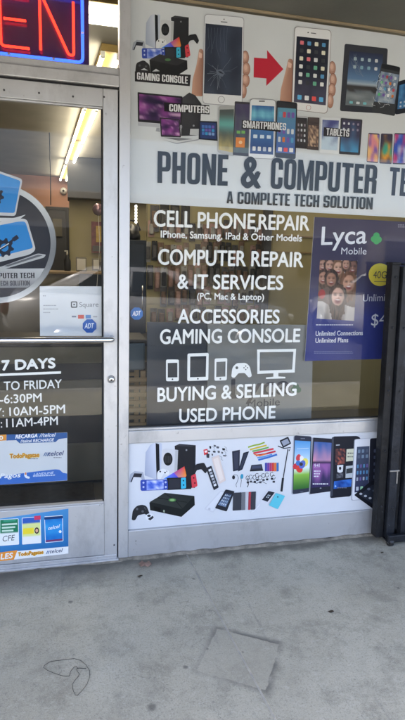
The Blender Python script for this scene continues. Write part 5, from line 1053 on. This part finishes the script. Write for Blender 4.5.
for (py, h, nm, px0, px1, step) in rows_:
    px = px0+step/2; wts = {'top row': [6, 3, 1, 0, 1], 'second row': [3, 2, 4, 5, 4], 'third row': [5, 3, 3, 2, 3], 'fourth row': [4, 4, 2, 1, 3], 'bottom row': [2, 3, 3, 2, 5], 'lowest row': [3, 4, 2, 1, 4]}[nm]
    while px < px1:
        if rd.random() < .06: px += step; continue
        k = rd.choices(range(5), wts)[0]; key = (k, nm)
        p = at(px, py+rd.uniform(-2.5, 2.5), SY-.012)
        lab = desc[k]+' packed accessory hanging in the '+nm+' of the yellow slatted wall'; grp = desc[k]+' packs in the '+nm+' of the slatted wall'
        if key not in kinds:
            w = (at(px+step*.47, py, SY).x-at(px-step*.47, py, SY).x); kinds[key] = make_pack(w, h*rd.uniform(.85, 1.1), cards[k], cards[(k+1+(nm == 'third row')) % 5] if k != 0 else cards[1]); o = kinds[key]; o.location = p
        else: o = copy_tree(kinds[key], None, p)
        tag(o, lab, 'accessory', grp); px += step*rd.uniform(.92, 1.15)
# yellow plain partition on the right with a dark post between
t = thing('yellow_partition', 'plain yellow partition behind the REPAIR lettering and the blue poster', 'wall', (2.6, 2.3, 0)); xp = at(272, 260, 2.3).x
b = MB(); b.box(xp, 4.19, 2.3, 2.4, .007, 2.747); b.build('wall_board', M['yellow_wall'], t)
b = MB(); 
for py in (236, 252): zz = at(300, py, 2.3).z; b.box(xp+.01, 4.18, 2.285, 2.2995, zz-.012, zz, .002)
b.build('groove_trim', M['wood'], t)
t = thing('dark_post', 'dark square post between slatted wall and plain yellow partition', 'post', (at(267, 260, 2.2).x, 2.2, 0)); pq = at(267, 260, 2.2).x
b = MB(); b.box(pq-.035, pq+.035, 2.2, 2.27, .03, 2.6, .004); b.build('shaft', M['dark2'], t); b = MB(); b.box(pq-.09, pq+.09, 2.15, 2.28, .008, .0295, .003); b.build('foot', M['dark2'], t)
# tall dark cabinet at the left edge of the window with a bag on it, string lights, monitor and a slatted crate
t = thing('tall_cabinet', 'tall dark cabinet behind the left edge of the window', 'cabinet', (at(138, 300, 1.3).x, 1.5, 0)); xa, xb = at(128, 260, 1.3).x, at(146.5, 260, 1.3).x; zt = at(138, 240, 1.3).z
b = MB(); b.box(xa, xb, 1.3, 1.75, .008, zt, .008); b.build('carcass', M['navy'], t); b = MB(); b.box(xa+.012, xb-.012, 1.288, 1.2995, .1, zt-.03, .004); b.build('door', M['navy'], t); b = MB(); b.tube([(xb-.03, 1.287, zt-.5), (xb-.03, 1.265, zt-.5), (xb-.03, 1.265, zt-.3), (xb-.03, 1.287, zt-.3)], .004, 6); b.build('handle', M['chrome'], t)
t = thing('black_bag', 'slumped black bag on top of the tall dark cabinet', 'bag', ((xa+xb)/2, 1.45, zt)); b = MB(); bb = bmesh.new(); bmesh.ops.create_icosphere(bb, subdivisions=3, radius=1)
for v in bb.verts:
    n_ = noise.noise(v.co*1.7); v.co = Vector(((xa+xb)/2-.01+v.co.x*(xb-xa)*.46*(1+.25*n_), 1.5+v.co.y*.15, zt+.001+max(0, (v.co.z+.35))*.075*(1+.5*n_)))
for f in bb.faces: f.smooth = True
b.join(bb); b.build('bag_body', M['dark'], t); b = MB(); b.tube([((xa+xb)/2-.05, 1.5, zt+.08), ((xa+xb)/2-.03, 1.5, zt+.14), ((xa+xb)/2+.02, 1.5, zt+.13), ((xa+xb)/2+.04, 1.5, zt+.07)], .008, 8); b.build('bag_handle', M['dark'], t)
p = at(136, 205, .9); t = thing('string_light', 'short string of small lit bulbs hanging at the top left of the window', 'string light', (p.x, .9, 1.6)); q = at(136, 223, .9)
b = MB(); b.tube([(p.x+.006, .9, 2.7), (p.x+.006, .9, q.z)], .002, 6); b.build('wire', M['dark'], t)
for k in range(6):
    g = at(136, 206.5+k*3.1, .9); b = MB(); b.lathe([(.001, -.009), (.006, -.006), (.0075, 0), (.006, .006), (.001, .009)], Matrix.Translation(g), 10); b.build('bulb', M['led'], t)
t = thing('slatted_crate', 'light wooden slatted crate at the lower left inside the window', 'crate', (at(138, 410, .5).x, .55, .2)); xa, xb = at(124, 400, .42).x, at(146.6, 400, .42).x
b = MB()
for k in range(7):
    zz = at(136, 378+k*7.5, .42).z; b.box(xa, xb, .42, .435, zz-.022, zz, .002)
b.build('front_slats', M['wood'], t); b = MB(); zt = at(136, 372, .42).z
for xx in (xa+.004, xb-.03): b.box(xx, xx+.026, .436, .46, .009, zt, .002)
for xx in (xa+.004, xb-.03): b.box(xx, xx+.026, .73, .754, .009, zt, .002)
b.build('corner_posts', M['wood'], t); b = MB()
for k in range(7):
    zz = at(136, 378+k*7.5, .42).z; b.box(xa, xb, .755, .77, zz-.022, zz, .002)
b.build('rear_slats', M['wood'], t)
t = thing('storage_box', 'grey blue plastic box above the wooden crate inside the window', 'box', ((xa+xb)/2, .6, zt)); b = MB(); b.box(xa+.005, xb-.005, .46, .72, zt+.001, zt+.15, .01); b.build('box_body', mat('grey_blue_plastic', (.12, .16, .2), .4), t); b = MB(); b.box(xa-.002, xb+.002, .45, .73, zt+.1505, zt+.17, .006); b.build('lid', M['dark2'], t)
t = thing('reflection_band_counter', 'made-up low counter just inside the glass door, its khaki and navy bands standing in for reflections', 'counter', (-.25, 1.0, 0))  # added to hide the lit interior; bands imitate street reflections in the glass
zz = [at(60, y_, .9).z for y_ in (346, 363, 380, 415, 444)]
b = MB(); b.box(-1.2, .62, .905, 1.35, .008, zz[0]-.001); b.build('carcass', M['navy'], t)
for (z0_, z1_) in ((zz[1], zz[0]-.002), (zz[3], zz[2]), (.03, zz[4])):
    b = MB(); b.box(-1.19, .61, .885, .9045, z0_, z1_, .002); b.build('reflection_band', M['khaki'], t)
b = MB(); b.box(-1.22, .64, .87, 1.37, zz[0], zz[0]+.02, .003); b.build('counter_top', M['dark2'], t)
# dark floor mat behind the door
b = MB(); b.box(-.68, .12, .12, .9, .0065, .014, .003); o = b.build('door_mat', mat('black_mat', (.02, .02, .022), .9, 0, .3, 30)); tag(o, 'dark door mat on the shop floor right behind the glass door', 'mat')

# ================================================================== FOLDING GATE
gate = thing('folding_gate', 'black steel folding security gate pushed together against the right of the window', 'gate', (1.7, -.1, 0))
TL = -.034                              # lean of the bundle, metres per metre
def lean(bm_):
    for v in bm_.bm.verts: v.co.x += TL*v.co.z
    return bm_
posts = [(1.512, 1.552, -.098, -.05, 1.415), (1.561, 1.606, -.115, -.055, 1.41), (1.613, 1.628, -.105, -.06, 1.33), (1.636, 1.682, -.125, -.06, 1.415), (1.690, 1.706, -.11, -.06, 1.33), (1.714, 1.760, -.125, -.06, 1.41), (1.768, 1.784, -.11, -.06, 1.33), (1.79, 1.838, -.125, -.06, 1.415), (1.85, 1.905, -.125, -.055, 1.42)]
for i, (x0, x1, y0, y1, h) in enumerate(posts):
    b = MB(); thin = h < 1.4
    if thin: b.box(x0, x1, y0, y1, .07, h, .002)
    else:                               # open steel channel: web in front, two flanges behind
        b.box(x0, x1, y0, y0+.004, .03, h, .0012); b.box(x0, x0+.004, y0+.0041, y1, .03, h, .0012); b.box(x1-.004, x1, y0+.0041, y1, .03, h, .0012)
    last = lean(b).build('lattice_bar' if thin else 'channel_post', M['black_worn'] if i in (1, 3) else M['black_paint'], gate)
    po = last
    if not thin:
        for zz in (.2, .5, .81, 1.12, 1.36): MB().lathe([(.006, 0), (.006, .002), (.003, .004)], Matrix.Translation(((x0+x1)/2+TL*zz, y0, zz)) @ Matrix.Rotation(R(90), 4, 'X'), 10).build('rivet', M['black_worn'], po)
# scissor bars, nearly upright because the gate is closed up
for k in range(4):
    for sgn in (-1, 1):
        za, zb_ = .12+k*.31, .42+k*.31; xm_ = 1.62; b = MB()
        b.prism([(xm_-sgn*.045, za), (xm_-sgn*.045+.018, za), (xm_+sgn*.045+.018, zb_), (xm_+sgn*.045, zb_)], 'y', -.046 if sgn > 0 else -.040, -.042 if sgn > 0 else -.036); lean(b).build('scissor_bar', M['black_paint'], gate)
b = MB(); b.box(1.553, 1.93, -.15, -.128, .022, .062, .004); b.box(1.553, 1.93, -.127, -.06, .022, .028, .002); b.build('foot_rail', M['black_worn'], gate)
for cx in (1.572, 1.74, 1.9):
    b = MB(); b.lathe([(.004, -.011), (.019, -.011), (.021, -.008), (.021, .008), (.019, .011), (.004, .011)], Matrix.Translation((cx, -.135, .0212)) @ Matrix.Rotation(R(90), 4, 'Y'), 20); w_ = b.build('caster_wheel', M['dark'], gate)
    b = MB(); b.lathe([(.006, -.014), (.006, .014)], Matrix.Translation((cx, -.135, .0212)) @ Matrix.Rotation(R(90), 4, 'Y'), 10); b.build('axle', M['steel'], w_)
b = MB(); b.box(1.555, 1.61, -.1205, -.1155, .395, .402, .001); b.box(1.595, 1.602, -.1205, -.1155, .33, .3945, .001); lean(b).build('latch_bracket', M['steel'], gate)
b = MB(); zz = 1.405; b.tube([(1.603+TL*zz, -.12, zz-.05), (1.603+TL*zz, -.125, zz), (1.615+TL*zz, -.125, zz+.022), (1.64+TL*zz, -.125, zz+.03), (1.665+TL*zz, -.125, zz+.02)], .006, 8); b.build('top_hook', M['steel'], gate)
b = MB(); b.box(1.508+TL*1.41, 1.556+TL*1.41, -.102, -.046, 1.4155, 1.428, .003); b.box(1.558+TL*1.41, 1.70+TL*1.41, -.12, -.05, 1.416, 1.424, .003); b.build('top_cap', M['black_paint'], gate)

# ================================================================== SMALL THINGS ON THE PAVEMENT
W_ = [ground(*p) for p in ZM(0, 570, 3)([(208, 320), (190, 321), (165, 313), (143, 304), (130, 295), (134, 287), (152, 277), (185, 272), (222, 268), (242, 274), (258, 287), (269, 305), (268, 325), (261, 345), (248, 362), (232, 379), (226, 378), (219, 362), (217, 346), (224, 334), (235, 322), (238, 314), (232, 306), (229, 300), (236, 296), (258, 298)])]
b = MB(); b.tube([Vector((p.x, p.y, .0022+.0016*abs(math.sin(i*1.3)))) for i, p in enumerate(W_)], .0008, 6); b.tube([Vector((p.x, p.y, .0035)) for p in [ground(*q) for q in ZM(0, 570, 3)([(208, 320), (212, 306), (222, 294), (229, 292), (234, 298)])]], .0008, 6)
o = b.build('wire_loop', M['dark']); tag(o, 'thin black bent wire loop lying on the pavement at lower left', 'wire')
M['scrap'] = mat('pinkish_paper', (.55, .38, .30), .7, 0, .2, 30)
b = MB(); pts = ZM(130, 560, 2.53)([(22, 12), (30, 3), (38, 8), (48, 4), (55, 12), (46, 20), (36, 16), (28, 21)]); c0 = ground(145, 564.5)
g = [ground(*p) for p in pts]; top = [b.bm.verts.new((p.x, p.y, .003+.010*abs(noise.noise(Vector((p.x*60, p.y*60, 1)))))) for p in g]; cv = b.bm.verts.new((c0.x, c0.y, .009))
for i in range(len(top)): f = b.bm.faces.new([top[i], top[(i+1) % len(top)], cv])
bmesh.ops.solidify(b.bm, geom=b.bm.faces[:], thickness=.0008)
o = b.build('paper_scrap', M['scrap']); tag(o, 'crumpled pinkish paper scrap on the pavement below the window corner', 'litter')
M['leaf'] = mat('dry_leaf', (.10, .075, .05), .8, 0, .3, 40)
for (px, py, lab, s_) in ((331, 612, 'dark dry leaf bit lying on bare pavement right of the square imprint', .75), (382, 553, 'dark debris chip on the pavement in front of the gate foot', .6), (140, 576.5, 'dark dry crumb on the pavement just below the paper scrap', .7)):
    c0 = ground(px, py); b = MB(); n = 9; ring = []
    for k in range(n):
        an = 2*math.pi*k/n; rr = .012*s_*(1+.4*noise.noise(Vector((k*1.3, px, 0)))); ring.append(b.bm.verts.new((c0.x+rr*math.cos(an)*1.5, c0.y+rr*math.sin(an)*.7, .0015+.003*abs(math.sin(k*2.1)))))
    cv = b.bm.verts.new((c0.x, c0.y, .005))
    for k in range(n): b.bm.faces.new([ring[k], ring[(k+1) % n], cv])
    bmesh.ops.solidify(b.bm, geom=b.bm.faces[:], thickness=.0007)
    o = b.build('dry_leaf', M['leaf']); tag(o, lab, 'litter')

# ================================================================== ACROSS THE CAR PARK (seen only as reflections in the glass)
M['silver'] = mat('silver_car_paint', (.60, .61, .62), .28, .25, .03, 3, coat=.6); M['white_car'] = mat('white_car_paint', (.7, .7, .68), .3, 0, .03, 3, coat=.6)
M['car_glass'] = mat('dark_car_glass', (.02, .024, .026), .05, 0, .1, 2); M['rubber'] = mat('tyre_rubber', (.02, .02, .02), .8)
def car(x, y, rz, m, label):
    t = thing('parked_car', label, 'car', (0, 0, 0)); st = [(-2.25, .62, .42, .70), (-2.15, .78, .30, .80), (-1.6, .86, .24, .88), (-.9, .89, .22, .95), (0, .90, .22, .98), (1.0, .90, .22, 1.0), (1.7, .88, .24, 1.02), (2.15, .80, .32, .98), (2.28, .66, .44, .78)]
    b = MB(); rings = []
    for (xx, w, z0, z1) in st:
        pr = [(-w*.82, z0), (-w*.97, z0+.14), (-w, (z0+z1)/2), (-w*.96, z1-.1), (-w*.84, z1-.01), (-w*.4, z1+.03), (0, z1+.04), (w*.4, z1+.03), (w*.84, z1-.01), (w*.96, z1-.1), (w, (z0+z1)/2), (w*.97, z0+.14), (w*.82, z0)]
        rings.append([b.bm.verts.new((xx, a_, c_)) for a_, c_ in pr])
    for A, B_ in zip(rings, rings[1:]):
        for k in range(len(A)): f = b.bm.faces.new([A[k], A[(k+1) % len(A)], B_[(k+1) % len(A)], B_[k]]); f.smooth = True
    b.bm.faces.new(rings[0]); b.bm.faces.new(rings[-1][::-1])
    b.build('body', M[m], t)
    lo = [(-1.05, -.76, .97), (1.85, -.76, 1.02), (1.85, .76, 1.02), (-1.05, .76, .97)]; hi = [(-.25, -.60, 1.40), (1.0, -.60, 1.41), (1.0, .60, 1.41), (-.25, .60, 1.40)]
    bb = bmesh.new(); L_ = [bb.verts.new(v) for v in lo]; H_ = [bb.verts.new(v) for v in hi]; bb.faces.new(L_[::-1]); bb.faces.new(H_)
    for i in range(4): bb.faces.new([L_[i], L_[(i+1) % 4], H_[(i+1) % 4], H_[i]])
    bmesh.ops.bevel(bb, geom=bb.edges[:], offset=.07, segments=3, affect='EDGES'); 
    for f in bb.faces: f.smooth = True
    b = MB(); b.join(bb); b.build('cabin', M[m], t)
    def q(a, bq, c, d, u0, u1, v0, v1, name):
        a, bq, c, d = map(Vector, (a, bq, c, d)); f = lambda u, v: (a*(1-u)+bq*u)*(1-v)+(d*(1-u)+c*u)*v
        nn = (bq-a).cross(d-a).normalized()*.006; mb = MB(); P_ = [f(u0, v0), f(u1, v0), f(u1, v1), f(u0, v1)]; mb.face([p+nn for p in P_]); mb.face([p-nn*2 for p in P_][::-1]); mb.build(name, M['car_glass'], t)
    for s_ in (-1, 1):
        l0, l1, h0, h1 = (-1.05, s_*.76, .97), (1.85, s_*.76, 1.02), (-.25, s_*.60, 1.40), (1.0, s_*.60, 1.41)
        if s_ < 0: q(l0, l1, h1, h0, .16, .50, .12, .86, 'window'); q(l0, l1, h1, h0, .53, .84, .12, .86, 'window')
        else: q(l1, l0, h0, h1, .16, .47, .12, .86, 'window'); q(l1, l0, h0, h1, .50, .84, .12, .86, 'window')
    q(lo[3], lo[0], hi[0], hi[3], .08, .92, .1, .9, 'windshield'); q(lo[1], lo[2], hi[2], hi[1], .08, .92, .1, .9, 'rear_window')
    for xx in (-1.4, 1.42):
        for s_ in (-1, 1):
            MMx = Matrix.Translation((xx, s_*.80, .32)) @ Matrix.Rotation(R(90), 4, 'X'); w_ = MB().lathe([(.2, -.1), (.30, -.1), (.32, -.07), (.32, .07), (.30, .1), (.2, .1)], MMx, 24).build('wheel', M['rubber'], t); MB().lathe([(.02, -.105), (.195, -.102), (.195, .102), (.02, .105)], MMx, 20).build('rim', M['chrome'], w_)
    for s_ in (-1, 1): MB().box(-2.27, -2.12, s_*.58-.16, s_*.58+.16, .60, .72, .03).build('headlight', M['white'], t); MB().box(2.12, 2.29, s_*.58-.16, s_*.58+.16, .70, .86, .03).build('tail_light', M['red_print'], t)
    t.location = (x, y, 0-.14); t.rotation_euler = (0, 0, rz); return t
car(1.3, -6.6, R(180), 'silver', 'silver saloon car parked across the front of the shop, mirrored in the window')
car(6.2, -7.2, R(90), 'white_car', 'white saloon car parked nose in beside the silver one')
t = thing('facing_building', 'long sunlit beige building across the car park, mirrored in the window', 'building', (4, -30, -.14))
b = MB(); b.box(-45, 55, -36, -30, -.14, 4.6); b.build('wall', M['stucco'], t); b = MB(); b.box(-45.3, 55.3, -36.3, -29.7, 4.605, 5.0, .05); b.build('cornice', M['kerb'], t)
for k in range(16):
    b = MB(); b.box(-40+k*6, -36+k*6, -29.98, -29.9, .6, 3.0); w_ = b.build('window', M['car_glass'], t); b = MB(); b.box(-40.15+k*6, -35.85+k*6, -29.995, -29.86, 3.002, 3.25); b.build('lintel', M['kerb'], w_)
